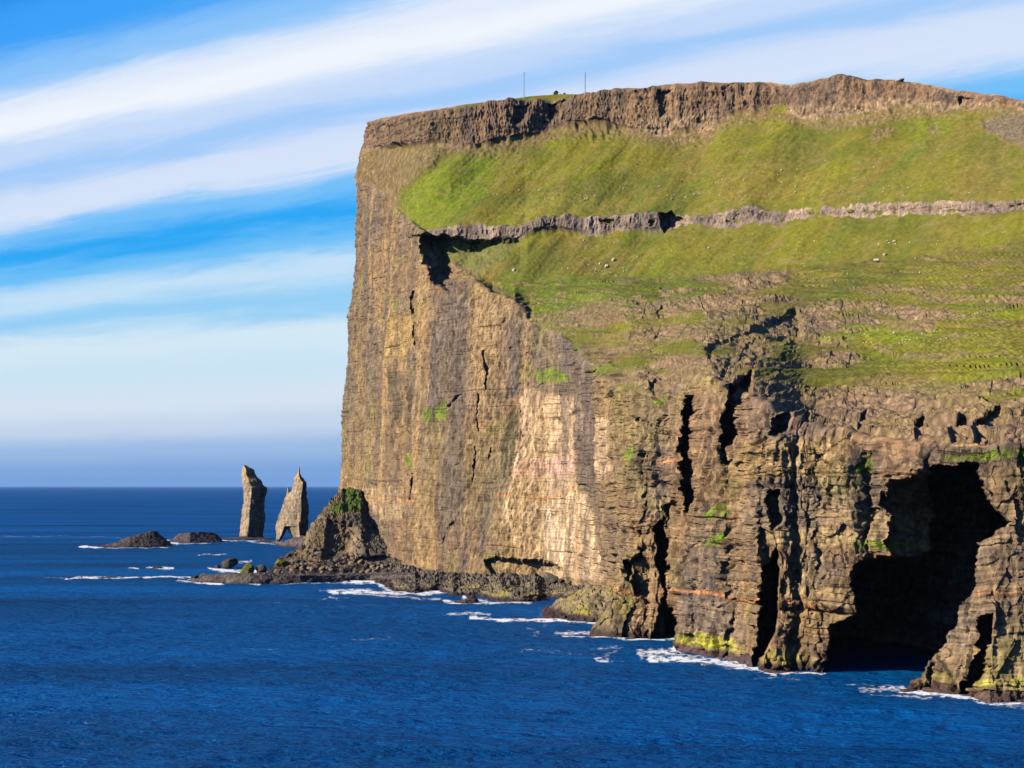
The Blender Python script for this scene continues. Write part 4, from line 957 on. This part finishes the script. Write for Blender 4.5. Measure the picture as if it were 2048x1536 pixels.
# ride on the waves: nearest sea row/column
ri = np.clip(np.interp(FY.ravel(), pyr, np.arange(len(pyr))), 0, len(pyr)-1.01); ci = np.clip(np.interp(FX.ravel(), pxs, np.arange(len(pxs))), 0, len(pxs)-1.01)
r0, c0 = ri.astype(int), ci.astype(int); fr, fc = ri-r0, ci-c0; sz = sea_V[..., 2]
fz = ((sz[r0, c0]*(1-fr)+sz[r0+1, c0]*fr)*(1-fc) + (sz[r0, c0+1]*(1-fr)+sz[r0+1, c0+1]*fr)*fc).reshape(FX.shape) + .12
FV = np.stack([(FX-CX)/F*Yf, Yf, fz], -1)
fq = grid_faces(*FX.shape); keep = (fm.ravel()[fq].max(1) > .05)
fo = subset('sea_foam', FV.reshape(-1, 3), fq, np.repeat(fm.reshape(-1, 1), 3, 1), keep, m, None, True)
tag(fo, 'white surf and foam streaks along the foot of the rocks', 'foam', kind='stuff')

# ------------------------------------------------------------------ light, sky, camera
SUN_PHI, SUN_EL = math.radians(69), math.radians(27)
Ld = Vector((-math.sin(SUN_PHI)*math.cos(SUN_EL), -math.cos(SUN_PHI)*math.cos(SUN_EL), math.sin(SUN_EL)))
sl = bpy.data.lights.new('sun', 'SUN'); sl.energy = 4.6; sl.angle = math.radians(.5); sl.color = (1, .87, .68)
so = bpy.data.objects.new('sun', sl); so.rotation_euler = Ld.to_track_quat('Z', 'Y').to_euler(); so.location = (-300, 300, 600); C.objects.link(so)

EXPO = .75
STR = .10
w = bpy.data.worlds.new('World'); bpy.context.scene.world = w; w.use_nodes = True
nt = w.node_tree; nt.nodes.clear()
out = nt.nodes.new('ShaderNodeOutputWorld'); bg = nt.nodes.new('ShaderNodeBackground'); bg.inputs['Strength'].default_value = STR; nt.links.new(bg.outputs[0], out.inputs[0])
sk = nt.nodes.new('ShaderNodeTexSky'); sk.sky_type = 'NISHITA'; sk.sun_disc = False; sk.sun_elevation = SUN_EL; sk.sun_rotation = math.atan2(Ld.x, Ld.y) % (2*math.pi)
sk.altitude = 50; sk.air_density = 1.0; sk.dust_density = .3; sk.ozone_density = 2.0
tc_ = nt.nodes.new('ShaderNodeTexCoord'); sp = nt.nodes.new('ShaderNodeSeparateXYZ'); nt.links.new(tc_.outputs['Generated'], sp.inputs[0])
x_, y_, z_ = sp.outputs
# cirrus streaks run parallel on a high level sheet: all converge at one vanishing point beyond the left of view
den = math_node(nt, 'ADD', math_node(nt, 'MULTIPLY', x_, .662), math_node(nt, 'MULTIPLY', y_, .749))
den_s = math_node(nt, 'MAXIMUM', den, .12)
wv = math_node(nt, 'DIVIDE', math_node(nt, 'MAXIMUM', z_, 0.), den_s)
lon = math_node(nt, 'DIVIDE', math_node(nt, 'ADD', math_node(nt, 'MULTIPLY', x_, -.749), math_node(nt, 'MULTIPLY', y_, .662)), den_s)
cv = nt.nodes.new('ShaderNodeCombineXYZ'); nt.links.new(math_node(nt, 'MULTIPLY', wv, 9.), cv.inputs[0]); nt.links.new(math_node(nt, 'MULTIPLY', lon, .9), cv.inputs[1])
na = noise_node(nt, 1.0, 3, .5, cv.outputs[0])
cv2 = nt.nodes.new('ShaderNodeCombineXYZ'); nt.links.new(math_node(nt, 'MULTIPLY', wv, 60.), cv2.inputs[0]); nt.links.new(math_node(nt, 'MULTIPLY', lon, 5.), cv2.inputs[1])
nb_ = noise_node(nt, 1.0, 7, .66, cv2.outputs[0], .5)
jit = math_node(nt, 'MULTIPLY', wv, 9., True)
wj = math_node(nt, 'ADD', wv, math_node(nt, 'MULTIPLY', jit, math_node(nt, 'ADD', math_node(nt, 'MULTIPLY', math_node(nt, 'SUBTRACT', na.outputs[0], .5), .035), math_node(nt, 'MULTIPLY', math_node(nt, 'SUBTRACT', nb_.outputs[0], .5), .032))))
rmp = nt.nodes.new('ShaderNodeValToRGB'); cr = rmp.color_ramp; cr.interpolation = 'EASE'
def lin(c): return tuple((v/255/12.92 if v <= 10 else ((v/255+.055)/1.055)**2.4) for v in c)
STOPS = [(0.0, (92,140,206)), (.010, (122,164,218)), (.03, (158,188,228)), (.05, (200,216,238)), (.07, (216,229,243)), (.095, (205,230,246)), (.118, (214,234,246)), (.142, (150,208,246)), (.166, (196,226,248)), (.188, (110,192,248)), (.207, (44,168,246)), (.228, (118,192,250)),
         (.248, (214,228,250)), (.262, (212,226,250)), (.282, (164,204,250)), (.30, (196,218,250)), (.326, (240,246,254)), (.345, (226,236,252)), (.372, (140,196,250)), (.41, (62,162,248)), (.46, (40,140,235))]
els = cr.elements
while len(els) < len(STOPS): els.new(.5)
for e, (p_, c) in zip(els, STOPS): e.position = p_*2; 
for e, (p_, c) in zip(els, STOPS): e.color = (*lin(c), 1)
nt.links.new(math_node(nt, 'MULTIPLY', wj, 2.0, True), rmp.inputs[0])
gain = nt.nodes.new('ShaderNodeVectorMath'); gain.operation = 'SCALE'; gain.inputs['Scale'].default_value = 1/(STR*2**EXPO); nt.links.new(rmp.outputs[0], gain.inputs[0])
tint = nt.nodes.new('ShaderNodeVectorMath'); tint.operation = 'MULTIPLY'; tint.inputs[1].default_value = (.25, .45, .90); nt.links.new(sk.outputs[0], tint.inputs[0])
mixn = nt.nodes.new('ShaderNodeMix'); mixn.data_type = 'RGBA'
fac = nt.nodes.new('ShaderNodeMapRange'); fac.interpolation_type = 'SMOOTHSTEP'; nt.links.new(y_, fac.inputs[0]); fac.inputs[1].default_value = .6; fac.inputs[2].default_value = .85
hi = nt.nodes.new('ShaderNodeMapRange'); hi.interpolation_type = 'SMOOTHSTEP'; nt.links.new(wv, hi.inputs[0]); hi.inputs[1].default_value = .60; hi.inputs[2].default_value = .44
nt.links.new(math_node(nt, 'MULTIPLY', fac.outputs[0], hi.outputs[0]), mixn.inputs['Factor'])
nt.links.new(tint.outputs[0], mixn.inputs['A']); nt.links.new(gain.outputs[0], mixn.inputs['B'])
nt.links.new(mixn.outputs['Result'], bg.inputs['Color'])

cd = bpy.data.cameras.new('camera'); co = bpy.data.objects.new('camera', cd); C.objects.link(co)
co.location = (0, 0, CAMZ); co.rotation_euler = (math.radians(90), 0, 0)
cd.sensor_width = 36; cd.lens = F/2048*36; cd.shift_y = (HZ-768)/2048; cd.clip_start = 1; cd.clip_end = 400000
sc = bpy.context.scene; sc.camera = co
sc.view_settings.view_transform = 'Standard'; sc.view_settings.look = 'None'; sc.view_settings.exposure = EXPO; sc.view_settings.gamma = 1
sc.render.engine = 'CYCLES'; sc.cycles.max_bounces = 5; sc.cycles.diffuse_bounces = 0; sc.cycles.transparent_max_bounces = 8

# ------------------------------------------------------------------ thin sea air: softens only the last kilometres before the horizon
hx, hy0, hy1, hz0, hz1 = 560000., -700., 196000., -14., 420.
hv = np.array([[x, y, z] for z in (hz0, hz1) for x, y in ((-hx, hy0), (hx, hy0), (hx, hy1), (-hx, hy1))])
hf = np.array([[0,3,2,1], [4,5,6,7], [0,1,5,4], [1,2,6,5], [2,3,7,6], [3,0,4,7]])
hm = bpy.data.materials.new('sea_air'); hm.use_nodes = True; nt = hm.node_tree; nt.nodes.clear()
ho = nt.nodes.new('ShaderNodeOutputMaterial'); pv = nt.nodes.new('ShaderNodeVolumePrincipled')
pv.inputs['Color'].default_value = (.34, .60, 1, 1); pv.inputs['Density'].default_value = 7e-6
nt.links.new(pv.outputs[0], ho.inputs['Volume'])
hz = mesh_np('haze', hv, hf, None, hm); tag(hz, 'thin pale haze over the far sea', 'haze', kind='stuff')
